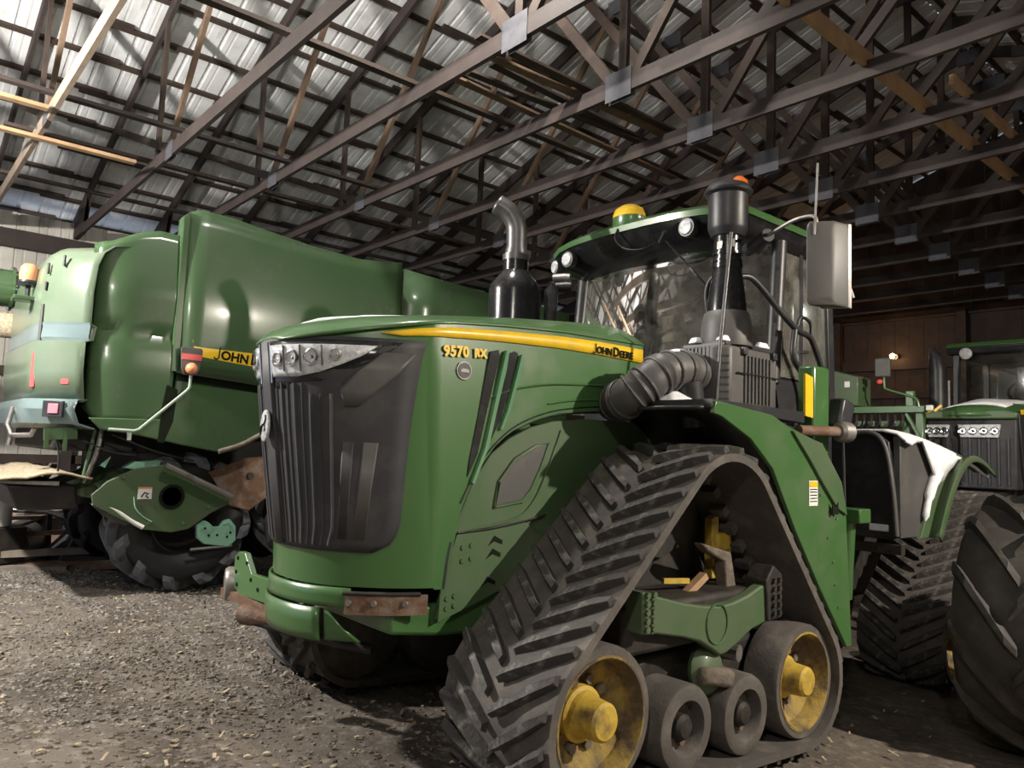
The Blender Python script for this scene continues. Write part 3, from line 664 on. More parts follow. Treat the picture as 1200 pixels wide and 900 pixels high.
# satellite receiver dome
dm = MB().loft([[(-3.91+.14*k*math.cos(a), 4.52+.12*k*math.sin(a), 3.44+z) for a in [2*math.pi*i/20 for i in range(20)]] for k, z in ((.9, 0), (1, .02), (1, .10))]).build('receiver_dome', GREEN, tr, smooth=45)
MB().loft([[(-3.91+.14*k*math.cos(a), 4.52+.12*k*math.sin(a), 3.54+z) for a in [2*math.pi*i/20 for i in range(20)]] for k, z in ((1, 0), (.98, .03), (.85, .07), (.5, .10), (.1, .11))]).build('dome_cap', YELLOW, dm, smooth=60)
MB().bolt((-3.72, 4.47, 3.47), (0, 0, 1), .02, .03).build('dome_bolt', STEEL, dm)
MB().tube(smoothpath([(-3.92, 4.40, 3.43), (-3.92, 4.37, 3.34), (-3.83, 4.38, 3.25), (-3.68, 4.40, 3.22), (-3.55, 4.42, 3.25)], 5), .008, 6).build('cable', BLACK_GLOSS, tr, smooth=60)
MB().tube([(-3.5, 4.40, 3.24), (-3.42, 4.36, 3.30)], .016, 8).build('wiper_motor', BLACK, tr)
MB().tube([(-3.50, 4.47, 3.27), (-3.33, 4.54, 3.05), (-3.2, 4.62, 2.88)], .009, 6).build('wiper_arm', BLACK_GLOSS, tr)
# inside the cab: seat, steering wheel, console
MB().box((-3.84, 5.55, 2.5), (.5, .14, .75)).build('seat_back', DARK, tr, bevel=.05)
MB().box((-3.84, 5.32, 2.22), (.52, .5, .16)).build('seat_cushion', DARK, tr, bevel=.05)
st = MB().tube([(-3.84+.19*math.cos(a), 4.98+.08*math.sin(a), 2.56+.15*math.sin(a)) for a in [2*math.pi*i/20 for i in range(21)]], .017, 8).build('steering_wheel', BLACK, tr, smooth=60)
MB().tube([(-3.84, 4.86, 2.1), (-3.84, 4.98, 2.56)], .05, 8).build('steering_column', BLACK, tr, smooth=60)
MB().box((-3.35, 5.35, 2.45), (.14, .4, .2)).build('armrest_console', GREY_PLAST, tr, bevel=.02)
MB().plateY([(-4.55, 2.75), (-4.2, 2.75), (-4.2, 3.0), (-4.55, 3.0)], 5.78, 5.79).build('window_sheet', STRAW, tr)

# ---- air intake: corrugated hose, filter housing, precleaner
hose = smoothpath([(-3.24, 3.66, 1.99), (-3.06, 3.53, 1.985), (-2.95, 3.56, 2.06), (-2.89, 3.68, 2.155), (-2.87, 3.86, 2.19), (-2.87, 4.05, 2.17)], 9)
rd = [.118+(.012 if i % 9 in (0,) else 0)+(.004 if i % 9 == 4 else 0) for i in range(len(hose))]
hs = MB().tube(hose, rd, 20).build('intake_hose', GREY_PLAST, tr, smooth=35)
for i in range(0, len(hose)-3, 5):
    t = (hose[i+1]-hose[max(i-1, 0)]).normalized(); _, a, b = ortho(t)
    MB().tube([hose[i]+(a*math.cos(q)+b*math.sin(q))*.124 for q in [2*math.pi*k/20 for k in range(21)]], .009, 6).build('hose_ring', GREY_PLAST, hs, smooth=60)
MB().tube([(-2.83, 3.86, 2.12), (-2.83, 3.9, 1.98), (-2.83, 3.92, 1.84)], .085, 14).build('drain_elbow', BLACK, tr, smooth=50)
bx = MB().plateZ([(-3.06, 4.02), (-2.74, 4.0), (-2.66, 4.06), (-2.66, 4.60), (-2.74, 4.70), (-3.06, 4.70)], 1.96, 2.36).build('filter_housing', GREY_PLAST, tr, bevel=.02)
for i in range(8): MB().box((-2.655, 4.22+i*.042, 2.16), (.014, .016, .30)).build('housing_rib', GREY_PLAST, bx)
for i in range(7): MB().box((-2.70, 4.035, 2.02+i*.045), (.08, .012, .012), Matrix.Rotation(R(38), 3, 'Z')).build('housing_fin', BLACK, bx)
for i in range(9): MB().box((-3.02+i*.03, 4.006, 2.22), (.01, .014, .26)).build('housing_rib', GREY_PLAST, bx)
MB().box((-2.65, 4.37, 2.19), (.006, .50, .010)).build('housing_seam', INK, bx)
for y in (4.2, 4.55): MB().box((-2.65, y, 2.335), (.03, .05, .05)).build('latch', BLACK, bx, bevel=.006)
MB().plateZ([(-3.06, 4.1), (-2.72, 4.1), (-2.70, 4.62), (-3.06, 4.66)], 2.36, 2.40).build('housing_lid', BLACK, bx, bevel=.012)
pc0 = V((-2.83, 4.27, 0))
pc = MB().lathe([(.165, 2.38), (.17, 2.43), (.165, 2.47), (.16, 2.53), (.145, 2.60), (.135, 2.61)], pc0, (0, 0, 1), 28).build('intake_base', GREY_PLAST, tr, smooth=40)
MB().lathe([(.132, 2.60), (.128, 2.66), (.108, 2.80), (.096, 2.88), (.094, 2.90), (.10, 2.905), (.10, 2.935), (.09, 2.94), (.09, 3.14)], pc0, (0, 0, 1), 28).build('intake_neck', BLACK_GLOSS, pc, smooth=40)
for z in (2.91, 2.955, 3.0): MB().lathe([(.098, -.008), (.098, .008)], pc0+V((0, 0, z)), (0, 0, 1), 28).build('neck_ring', BLACK_GLOSS, pc, smooth=40)
MB().lathe([(.105, 3.12), (.125, 3.16), (.13, 3.18), (.13, 3.40), (.155, 3.415), (.16, 3.43), (.13, 3.47), (.06, 3.50)], pc0, (0, 0, 1), 28).build('precleaner', BLACK, pc, smooth=40)
for s in (-.045, .045): MB().box(pc0+V((s+.045, -.088+abs(s)*.0, 3.05)), (.04, .01, .05), Matrix.Rotation(R(30 if s > 0 else -8), 3, 'Z')).build('intake_label', STEEL, pc)
bc = MB().lathe([(.062, 3.36), (.062, 3.5), (.058, 3.55), (.03, 3.585), (.004, 3.59)], pc0+V((-.02, .16, 0)), (0, 0, 1), 18).build('amber_beacon', AMBER, tr, smooth=50)
MB().tube([pc0+V((-.02, .16, 3.0)), pc0+V((-.02, .16, 3.37))], .02, 8).build('beacon_post', BLACK, bc)
MB().tube([(-2.70, 3.97, 1.96), (-2.69, 4.0, 2.4), (-2.71, 4.13, 3.10)], .012, 8).build('support_rod', STEEL_D, tr, smooth=60)
# snow lying on the intake
for name, pts, z in (('snow_patch', [(-3.0, 4.08), (-2.92, 4.06), (-2.9, 4.13), (-3.0, 4.18)], 2.40), ('snow_patch', [(-2.78, 4.05), (-2.72, 4.1), (-2.70, 4.3), (-2.76, 4.2)], 2.40), ('snow_patch', [(-2.74, 4.45), (-2.70, 4.46), (-2.70, 4.6), (-2.78, 4.62)], 2.40)):
    MB().loft([[(x, y, z-.005) for x, y in pts], [(lerp(x, sum(p[0] for p in pts)/4, .4), lerp(y, sum(p[1] for p in pts)/4, .4), z+.035) for x, y in pts]]).build(name, SNOW, tr, bevel=.01)
MB().tube(smoothpath([(-2.90, 3.70, 2.265), (-2.88, 3.82, 2.30), (-2.86, 3.96, 2.295)], 5), [.004]+[.022]*9+[.004], 8).build('snow_patch', SNOW, tr, smooth=60)
MB().loft([[(x, y, 1.975) for x, y in ((-3.1, 3.62), (-2.75, 3.62), (-2.72, 3.98), (-3.1, 4.0))], [(x, y, 2.06) for x, y in ((-3.05, 3.72), (-2.86, 3.74), (-2.84, 3.9), (-3.05, 3.92))]]).build('snow_patch', SNOW, tr, bevel=.02)
# grab rails by the intake and the door, mirror
MB().tube(smoothpath([(-2.98, 4.30, 2.55), (-3.0, 4.28, 2.75), (-2.96, 4.28, 2.86), (-2.87, 4.28, 2.88)], 5), .017, 8).build('grab_rail', BLACK, tr, smooth=60)
X1 = -2.72
MB().tube(smoothpath([(-2.80, 4.36, 2.87), (-2.76, 4.48, 2.86), (X1, 4.75, 2.68), (X1, 4.98, 2.58), (X1, 5.13, 2.56), (X1, 5.22, 2.50), (X1, 5.38, 2.25), (X1, 5.40, 1.96)], 5), .022, 8).build('grab_rail', BLACK, tr, smooth=60)
MB().tube(smoothpath([(X1, 4.95, 2.58), (X1, 4.93, 2.38), (X1, 5.08, 2.24), (X1, 5.10, 1.98), (X1, 4.93, 1.88)], 5), .022, 8).build('grab_rail', BLACK, tr, smooth=60)
MB().tube(smoothpath([(X1, 4.98, 2.60), (X1, 5.03, 2.68), (X1, 5.16, 2.66), (X1, 5.18, 2.56)], 5), .012, 8).build('grab_rail', BLACK, tr, smooth=60)
MB().tube([(X1, 5.0, 2.42), (X1, 5.13, 2.44)], .012, 8).build('rail_rung', BLACK, tr)
ma = MB().tube([(-2.86, 4.56, 3.10), (-2.62, 4.42, 3.13)], .045, 12).build('mirror_arm', BLACK, tr, smooth=50)
MB().tube(smoothpath([(-2.62, 4.42, 3.13), (-2.42, 4.38, 3.175), (-2.29, 4.38, 3.175), (-2.27, 4.39, 3.12)], 5), .013, 8).build('arm_rod', STEEL, ma, smooth=60)
mr = MB().loft([[(-2.24+x*k+.2*d, 4.42+.75*x*k+d, 2.87+z*k) for x, z in ((-.06, -.26), (.06, -.26), (.068, -.24), (.068, .25), (.058, .27), (-.058, .27), (-.068, .25), (-.068, -.24))] for k, d in ((.86, -.045), (1, -.02), (1, .09))]).build('mirror', GREY_PLAST, tr, bevel=.008)
MB().loft([[(-2.24+x*k+.2*d, 4.42+.75*x*k+d, 2.87+z*k) for x, z in ((-.068, -.26), (.068, -.26), (.068, .27), (-.068, .27))] for k, d in ((1.0, .092), (1.02, .12), (.9, .13))]).build('mirror_rim', STEEL, mr, bevel=.006)
MB().tube([(-2.18, 4.60, 2.80), (-2.15, 4.62, 2.68)], .008, 6).build('mirror_strap', WHITE, mr)
MB().tube([(-2.27, 4.36, 3.05), (-2.25, 4.36, 3.5)], .007, 6).build('whip_antenna', STEEL, tr)

# ---- left front fender, platform skirt and black wheel-arch liner
sk = MB().plateX([(3.60, 1.97), (4.19, 1.925), (4.36, 1.87), (4.77, 1.78), (5.05, 1.52), (5.14, 1.32), (5.22, .42), (5.15, .42), (4.78, .84), (4.47, 1.22), (4.2, 1.60), (3.96, 1.77), (3.66, 1.885), (3.58, 1.90)], -2.475, -2.445).build('fender_skirt', GREEN, tr, bevel=.005)
MB().plateX([(4.40, 1.84), (4.77, 1.775), (5.04, 1.52), (5.12, 1.3), (4.98, 1.35), (4.80, 1.5), (4.62, 1.66)], -2.447, -2.425).build('skirt_flange', GREEN_DUSTY, tr, bevel=.004)
for y, z in ((4.86, 1.62), (4.96, 1.54), (4.78, 1.44), (4.92, 1.30), (5.0, 1.28), (4.88, 1.16), (4.95, 1.0), (4.98, .85), (5.02, .7), (5.0, 1.43)):
    MB().bolt((-2.445, y, z), (1, 0, 0), .010, .008).build('bolt', STEEL, sk)
MB().plateX([(4.63, 1.37), (4.74, 1.37), (4.74, 1.53), (4.63, 1.53)], -2.444, -2.441).build('warning_label', WHITE, sk)
MB().plateX([(4.635, 1.49), (4.735, 1.49), (4.735, 1.525), (4.635, 1.525)], -2.441, -2.439).build('label_band', YELLOW, sk)
for z in (1.395, 1.415, 1.435, 1.455, 1.472): MB().plateX([(4.64, z), (4.73, z), (4.73, z+.006), (4.64, z+.006)], -2.441, -2.4395).build('label_line', INK, sk)
MB().plateX([(4.90, 1.31), (4.98, 1.31), (4.98, 1.39), (4.94, 1.36), (4.90, 1.39)], -2.426, -2.42).build('slot', INK, sk)
lin = [(3.50, 1.93), (3.75, 1.93), (3.95, 1.85), (4.12, 1.74), (4.3, 1.54), (4.55, 1.2), (4.85, .82), (5.2, .40)]
MB().grid([[(x, y, z) for x in (-3.30, -2.9, -2.5)] for y, z in smoothpath([V((y, z, 0)) for y, z in lin], 3) and [(p.x, p.y) for p in smoothpath([V((y, z, 0)) for y, z in lin], 3)]]).build('wheel_arch_liner', BLACK, tr, smooth=50, solid=.02)
MB().plateX([(3.58, 1.93), (4.6, 1.90), (4.6, 1.97), (3.58, 1.98)], -3.2, -2.46).build('platform', BLACK, tr)
MB().span((-3.2, 4.55, 1.5), (-2.60, 5.2, 1.95)).build('fuel_tank', BLACK, tr, bevel=.04)
# post, yellow marker, rusty bar and coupling behind the platform
MB().span((-2.62, 4.80, 1.7), (-2.50, 5.02, 2.30)).build('side_box', GREEN, tr, bevel=.02)
MB().plateX([(4.66, 1.95), (4.76, 1.94), (4.76, 2.21), (4.66, 2.23)], -2.50, -2.485).build('yellow_marker', YELLOW, tr)
MB().tube([(-2.48, 4.56, 1.85), (-2.42, 4.98, 1.86)], .035, 10).build('rusty_bar', RUST, tr, smooth=50)
MB().lathe([(.05, 0), (.07, .02), (.07, .10), (.045, .12)], (-2.42, 4.97, 1.86), (.25, 1, 0), 12).build('bar_coupling', STEEL, tr, smooth=40)
MB().bar((-2.48, 5.08, 1.88), (-2.47, 5.14, 2.08), .12, .14).build('coupling_body', BLACK, tr, bevel=.02)
MB().span((-2.62, 5.25, 1.24), (-2.40, 5.42, 1.34)).build('step_bracket', GREEN, tr, bevel=.01)
MB().tube([(-2.52, 5.33, 1.25), (-2.55, 5.36, .95), (-2.58, 5.4, .7)], .05, 10).build('bracket_leg', GREEN, tr, smooth=50)
MB().tube([(-2.46, 5.12, 1.85), (-2.46, 5.15, 1.30)], .012, 8).build('hydraulic_hose', BLACK, tr)

# ---- track units
def lug_mesh(side):
    M_ = MB(); rings = []
    for i in range(6):
        t = i/5; x = side*lerp(.02, .362, t); u = -.12+.225*t
        e = 1.0 if 0 < i < 5 else .72
        wb, wt, hh = .036*e, .022*e, .052*e
        rings.append([V((x, u-wb, 0)), V((x, u-wt, hh)), V((x, u+wt, hh)), V((x, u+wb, 0))])
    M_.loft(rings); me = M_.mesh('tread_lug'); me.materials.append(LUG); return me
LUGS = {1: lug_mesh(1), -1: lug_mesh(-1)}
def belt_path(fc, fr, dc, dr, rc, rr_, step=.0):
    # outer tangent hull of three circles in (y,z): front idler, drive wheel, rear idler (clockwise over the top)
    cs = [(fc, fr), (dc, dr), (rc, rr_)]; segs = []
    def tang(a, ra, b, rb):
        dx, dz = b[0]-a[0], b[1]-a[1]; d = math.hypot(dx, dz); ux, uz = dx/d, dz/d
        s = (ra-rb)/d; c = math.sqrt(max(0, 1-s*s)); nx, nz = ux*s-uz*c, uz*s+ux*c
        return (a[0]+nx*ra, a[1]+nz*ra), (b[0]+nx*rb, b[1]+nz*rb), math.atan2(nz, nx)
    T3 = [tang(*cs[i], *cs[(i+1) % 3]) for i in range(3)]
    pts = []
    for i in range(3):
        c, r_ = cs[i]; a0 = T3[i-1][2]; a1 = T3[i][2]
        while a1 > a0: a1 -= 2*math.pi
        n = max(4, int(abs(a1-a0)*r_/.05))
        for k in range(n+1):
            a = lerp(a0, a1, k/n); pts.append((c[0]+r_*math.cos(a), c[1]+r_*math.sin(a)))
        p, q, _ = T3[i]; L_ = math.hypot(q[0]-p[0], q[1]-p[1]); n = int(L_/.08)
        for k in range(1, n): pts.append((lerp(p[0], q[0], k/n), lerp(p[1], q[1], k/n)))
    return pts
def wheel_idler(name, root, xo, yc, zc, r_, wd, sgn, full=True):
    # xo = outer face
    ax = (sgn, 0, 0); o = (xo-sgn*wd, yc, zc)
    t = MB().lathe([(r_*.82, 0), (r_, .02), (r_, wd-.02), (r_*.965, wd), (r_*.86, wd), (r_*.84, wd-.01)], o, ax, 40, caps=False).build(name, RUBBER, root, smooth=40)
    MB().lathe([(r_*.865, wd-.012), (r_*.865, wd+.004), (r_*.83, wd+.004), (r_*.80, wd-.02), (r_*.76, wd-.10), (r_*.46, wd-.17), (.02, wd-.17)], o, ax, 40, caps=False).build('rim', RIM_MUD_SHADE, t, smooth=40)
    MB().lathe([(r_*.40, wd-.175), (r_*.38, wd-.13), (r_*.33, wd-.12), (r_*.28, wd-.08), (.26*r_, wd+.01), (.22*r_, wd+.025), (.01, wd+.03)], o, ax, 24).build('hub', YELLOW_DIRTY, t, smooth=35)
    if full:
        for k in range(10):
            a = 2*math.pi*k/10; MB().bolt((xo-sgn*.175, yc+r_*.50*math.cos(a), zc+r_*.46*math.sin(a)), ax, .026, .04).build('wheel_bolt', MUD if k % 3 else RUST, t)
    return t
def roller(root, xo, yc, zc, r_, wd, sgn):
    o = (xo-sgn*wd, yc, zc); ax = (sgn, 0, 0)
    t = MB().lathe([(r_*.8, 0), (r_, .02), (r_, wd-.03), (r_*.96, wd-.008), (r_*.88, wd), (r_*.64, wd), (r_*.60, wd-.015), (r_*.56, wd-.08), (.02, wd-.09)], o, ax, 32).build('mid_roller', RUBBER, root, smooth=40)
    MB().lathe([(r_*.30, wd-.09), (r_*.30, wd-.03), (r_*.22, wd-.01), (.01, wd-.005)], o, ax, 18).build('hub', DARK, t, smooth=40)
    for k in range(2):
        a = 2.2+k*math.pi*.9; MB().bolt((xo-sgn*.085, yc+r_*.40*math.cos(a), zc+r_*.40*math.sin(a)), ax, .024, .03).build('wheel_bolt', RUST, t)
    return t
def track_unit(root, xo, sgn, fc, dc, rc, detail=True, indiv=True, phase=0.0):
    # xo: outer belt edge; belt 0.76 m wide running inboard
    W_ = .76; fr, dr = .395, .475; th = .045
    pts = belt_path(fc, fr, dc, dr, rc, fr)
    n = len(pts); xi = xo-sgn*W_; xc = (xo+xi)/2
    nor = []
    for i in range(n):
        a, b = pts[i-1], pts[(i+1) % n]; dy, dz = b[0]-a[0], b[1]-a[1]; d = math.hypot(dy, dz); nor.append((-dz/d, dy/d))
    def ringat(i):
        (y, z), (ny, nz) = pts[i], nor[i]; e = .012
        return [(xi, y, z), (xi, y-ny*th, z-nz*th), (xo, y-ny*th, z-nz*th), (xo, y, z)]
    M_ = MB(); rings = [ringat(i) for i in range(n)]
    M_.loft(rings+[rings[0]], True, False)
    belt = M_.build('track_belt', RUBBER, root, smooth=40)
    # inner guide blocks (one joined part)
    g = MB(); acc = 0
    # arc length placement of lugs
    S = [0]
    for i in range(n): p, q = pts[i], pts[(i+1) % n]; S.append(S[-1]+math.hypot(q[0]-p[0], q[1]-p[1]))
    N_ = int(round(S[-1]/.148)); pitch = S[-1]/N_; wo = V(root['wo'])
    allb = MB()
    for k in range(N_*2):
        sd = 1 if k % 2 == 0 else -1; s = ((k*.5+phase)*pitch) % S[-1]
        i = max(j for j in range(n) if S[j] <= s); t = (s-S[i])/max(1e-6, S[i+1]-S[i]); j = (i+1) % n
        y, z = lerp(pts[i][0], pts[j][0], t), lerp(pts[i][1], pts[j][1], t)
        nn = V((0, lerp(nor[i][0], nor[j][0], t), lerp(nor[i][1], nor[j][1], t))).normalized()
        tg = V((0, nn.z, -nn.y))*1.0          # forward along the path (front run goes up)
        xax = V((1, 0, 0))
        Mx = Matrix.Identity(4)
        for q in range(3): Mx[q][0] = xax[q]; Mx[q][1] = tg[q]; Mx[q][2] = nn[q]
        Mx.translation = V((xc, y, z))-nn*.004-wo
        sd2 = sd
        if indiv:
            o = bpy.data.objects.new('tread_lug', LUGS[sd]); COL.objects.link(o); o.parent = belt; o.matrix_local = Mx
        else:
            me = LUGS[sd]; allb.add([Mx @ v.co+wo for v in me.vertices], [tuple(p.vertices) for p in me.polygons])
        if k % 2 == 0:
            g.bar(V((xc-.05, y, z))-nn*(th+.03), V((xc+.05, y, z))-nn*(th+.03), .06, .06, nn)
    if not indiv: allb.build('tread_lugs', LUG, belt)['kind'] = 'stuff'
    g.build('guide_blocks', RUBBER, belt)['kind'] = 'stuff'
    ri = fr-th-.002
    xw = xo-sgn*.05
    wheel_idler('front_idler', root, xw, fc[0], fc[1], ri, .24, sgn, detail)
    wheel_idler('rear_idler', root, xw, rc[0], rc[1], ri, .24, sgn, detail)
    for q, (c) in enumerate((fc, rc)):
        MB().lathe([(ri*.8, 0), (ri, .02), (ri, .24)], (xo-sgn*.71, c[0], c[1]), (sgn, 0, 0), 28).build('inner_idler', RUBBER, root, smooth=40)
    L_ = rc[0]-fc[0]; rrr = .225
    for f in (.355, .655):
        yb = lerp(fc[0], rc[0], f); zb = lerp(fc[1], rc[1], f)-fr+th+rrr
        roller(root, xw-sgn*.0, yb, zb+.002, rrr, .26, sgn)
        MB().lathe([(rrr*.8, 0), (rrr, .02), (rrr, .22)], (xo-sgn*.70, yb, zb), (sgn, 0, 0), 24).build('inner_roller', RUBBER, root, smooth=40)
    # drive wheel: two toothed discs with drive bars
    dd = MB().lathe([(.12, 0), (dr-.10, .01), (dr-.06, 0), (dr-.052, .0), (dr-.052, .06), (dr-.10, .05), (.12, .05)], (xo-sgn*.60, dc[0], dc[1]), (sgn, 0, 0), 36).build('drive_wheel', DARK, root, smooth=40)
    for k in range(18):
        a = 2*math.pi*k/18; MB().box((xo-sgn*.70, dc[0]+(dr-.09)*math.cos(a), dc[1]+(dr-.09)*math.sin(a)), (.12, .05, .05), Matrix.Rotation(a, 3, 'X')).build('drive_bar', DARK, dd)
    return belt
FC, DC, RC_ = (2.735, .405), (3.72, 1.205), (4.60, .285)
belt = track_unit(tr, -2.40, 1, FC, DC, RC_)
# undercarriage frame details of the left front unit
MB().span((-2.95, 2.8, .25), (-2.70, 4.55, .55)).build('track_frame', DARK, tr, bevel=.03)
yk = MB().plateX([(3.04, .965), (3.22, .92), (3.40, .875), (3.59, .84), (3.74, .825), (3.88, .835), (4.02, .86), (4.15, .90), (4.29, .92), (4.30, .70), (4.06, .66), (3.92, .60), (3.80, .56), (3.74, .555), (3.66, .60), (3.55, .655), (3.40, .695), (3.20, .735), (3.05, .765)], -2.56, -2.49).build('equalizer_yoke', GREEN_DUSTY, tr, bevel=.012)
MB().tube([(-2.485, 3.70+.10*math.cos(a), .735+.11*math.sin(a)) for a in [2*math.pi*i/20 for i in range(21)]], .005, 5).build('yoke_ring', GREEN, yk)
MB().plateX([(3.02, .76), (3.12, .75), (3.12, .955), (3.02, .97)], -2.58, -2.46).build('bolt_plate', GREEN_DUSTY, yk, bevel=.01)
MB().plateX([(4.20, .69), (4.36, .70), (4.36, .96), (4.26, 1.02), (4.18, .93)], -2.62, -2.47).build('bolt_plate', DARK, yk, bevel=.01)
for y, zs in ((3.045, 5), (3.095, 5)):
    for k in range(zs): MB().bolt((-2.46, y, .785+k*.042), (1, 0, 0), .017, .02).build('bolt', GREEN_DUSTY, yk)
for y in (4.25, 4.31):
    for k in range(5): MB().bolt((-2.47, y, .735+k*.048), (1, 0, 0), .017, .02).build('bolt', DARK, yk)
MB().span((-2.95, 3.0, .62), (-2.56, 4.3, .88)).build('yoke_beam', DARK, tr, bevel=.03)
kn = MB().lathe([(.13, 0), (.14, .03), (.11, .07), (.06, .09)], (-2.60, 3.72, .46), (1, 0, .1), 14).build('pivot_casting', GREEN_DUSTY, tr, smooth=40)
MB().bar((-2.55, 3.60, .46), (-2.50, 3.84, .42), .12, .10).build('pivot_mud', MUD, tr, bevel=.03)
MB().lathe([(.05, 0), (.05, .12)], (-2.70, 4.05, .50), (1, .2, 0), 12).build('grease_pin', STEEL, tr)
# hub of the drive wheel and the axle bracket seen through the track
hb = MB().lathe([(.27, 0), (.27, .05), (.22, .06), (.20, .12), (.12, .14), (.01, .15)], (-3.10, 3.95, 1.09), (1, 0, 0), 24).build('drive_hub', YELLOW_DIRTY, tr, smooth=35)
for k in range(12):
    a = 2*math.pi*k/12; MB().bolt((-3.05, 3.95+.24*math.cos(a), 1.09+.24*math.sin(a)), (1, 0, 0), .025, .04).build('hub_bolt', DARK if k % 3 else STEEL, hb)
b1 = MB().loft([[(-2.86, 4.10+y, z) for y, z in ((0, .90), (.06, .90), (.07, 1.30), (.0, 1.27))], [(-2.80, 4.10+y, z) for y, z in ((0, .90), (.06, .90), (.07, 1.30), (.0, 1.27))]]).build('axle_bracket', YELLOW_DIRTY, tr, bevel=.006)
MB().plateX([(4.24, .92), (4.31, .95), (4.32, 1.40), (4.27, 1.36)], -2.86, -2.80).build('axle_bracket', YELLOW_DIRTY, tr, bevel=.006)
MB().box((-2.82, 4.21, 1.12), (.08, .14, .12)).build('bracket_web', YELLOW_DIRTY, tr, bevel=.02)
MB().box((-2.82, 4.21, .99), (.05, .14, .05)).build('bracket_web', RUST, tr, bevel=.01)
MB().loft([[(-2.74, 3.80, 1.15), (-2.74, 4.10, 1.08), (-2.74, 4.16, .86), (-2.74, 4.05, .86), (-2.74, 4.03, 1.03), (-2.74, 3.86, 1.10)], [(-2.66, 3.80, 1.15), (-2.66, 4.10, 1.08), (-2.66, 4.16, .86), (-2.66, 4.05, .86), (-2.66, 4.03, 1.03), (-2.66, 3.86, 1.10)]]).build('scraper_arm', MUD, tr, bevel=.012)
MB().bar((-2.70, 3.70, .86), (-2.68, 3.85, .96), .05, .04).build('loose_stick', WOOD_L, tr)
MB().bar((-2.75, 3.55, .94), (-2.72, 3.75, .93), .02, .03).build('loose_stick', YELLOW_DIRTY, tr)
MB().tube([(-2.55, 3.05, .97), (-2.56, 3.0, 1.12), (-2.62, 2.98, 1.2)], .007, 6).build('wire', STRAW, tr)
# right front track (only its front shows below the bumper)
track_unit(tr, -5.40, -1, FC, DC, RC_, False, False)
MB().tube([(-5.0, 3.72, 1.2), (-2.9, 3.72, 1.2)], .16, 16).build('front_axle', DARK, tr, smooth=50)
# ---- rear frame, rear tracks and snow-covered rear fender
RF, RD, RR2 = (7.62, .10), (8.60, .90), (9.47, -.02)
track_unit(tr, -2.58, 1, RF, RD, RR2, False, True, .3)
track_unit(tr, -5.35, -1, RF, RD, RR2, False, False)
MB().span((-4.4, 6.3, .35), (-3.5, 9.6, 1.35)).build('rear_frame', DARK, tr, bevel=.04)
MB().tube([(-5.0, 8.6, .9), (-3.1, 8.6, .9)], .16, 16).build('rear_axle', DARK, tr, smooth=50)
fe = MB().plateY([(-3.55, 1.92), (-2.90, 1.93), (-2.80, 1.85), (-2.72, 1.06), (-2.80, 1.02), (-3.5, 1.04)], 6.66, 6.74).build('fender_front', BLACK, tr, bevel=.01)
MB().tube(smoothpath([(-3.1, 6.64, 1.92), (-2.92, 6.64, 1.92), (-2.82, 6.64, 1.80), (-2.76, 6.64, 1.45), (-2.73, 6.64, 1.06)], 4), .022, 8).build('fender_bead', GREY_PLAST, fe, smooth=60)
MB().box((-2.88, 6.65, 1.12), (.16, .03, .06)).build('snow_patch', SNOW, fe, bevel=.01)
sidep = [(6.70, 1.04), (6.70, 1.90), (6.85, 1.91), (7.23, 1.875), (7.6, 1.825), (8.0, 1.765), (8.35, 1.69), (8.62, 1.61), (8.40, 1.66), (8.1, 1.66), (7.85, 1.58), (7.6, 1.40), (7.35, 1.08), (7.3, 1.04)]
MB().plateX(sidep, -2.78, -2.72).build('fender_side', GREY_PLAST, tr, bevel=.008)
rim_ = [(7.22, 1.03), (7.45, 1.36), (7.72, 1.62), (8.0, 1.74), (8.3, 1.72), (8.65, 1.60)]
MB().grid([[(-2.72, y, z), (-2.60, y-.04, z+.02), (-2.585, y-.02, z-.03)] for y, z in [(p.x, p.y) for p in smoothpath([V((a, b, 0)) for a, b in rim_], 4)]]).build('fender_flare', GREEN_DUSTY, tr, smooth=50, solid=.02)
MB().plateX([(7.0, 1.03), (7.22, 1.03), (7.45, 1.36), (7.72, 1.62), (8.0, 1.73), (8.3, 1.70), (8.62, 1.60), (8.60, 1.62), (8.3, 1.72), (7.95, 1.785), (7.6, 1.68), (7.3, 1.42), (7.05, 1.05)], -2.73, -2.69).build('flare_band', GREEN_DUSTY, tr, bevel=.006)
rows = []
for i in range(18):
    y = lerp(6.68, 8.66, i/17); zt_ = interp(sorted(sidep[1:8]), y); arch = interp([(7.0, 1.5), (7.3, 1.55), (7.45, 1.50), (7.72, 1.68), (8.0, 1.755), (8.66, 1.58)], y); lo = (.05+.03*math.sin(i*1.7)) if y < 7.05 else max(.05, (zt_-arch)*(1 if y > 7.3 else (y-7.05)/.25)+.02*math.sin(i*2.3))
    rows.append([(-3.5, y, zt_+.03), (-3.1, y, zt_+.05), (-2.86, y, zt_+.05), (-2.74, y, zt_+.02), (-2.685, y, zt_-.03), (-2.672, y, zt_-lo*.6), (-2.672, y, zt_-lo)])
MB().grid(rows).build('snow_cover', SNOW, tr, smooth=60, solid=.02)
MB().tube(smoothpath([(-2.68, 7.40, 1.60), (-2.68, 7.28, 1.50), (-2.68, 7.18, 1.36), (-2.68, 7.10, 1.18)], 4), [.05]*4+[.045]*4+[.03]*4+[.008], 8).build('snow_patch', SNOW, tr, smooth=60)
MB().span((-3.5, 6.8, 1.55), (-2.9, 8.3, 1.72)).build('fender_top', BLACK, tr, bevel=.01)
MB().span((-3.35, 6.70, .90), (-2.72, 6.78, .98)).build('fender_bar', DARK, tr)
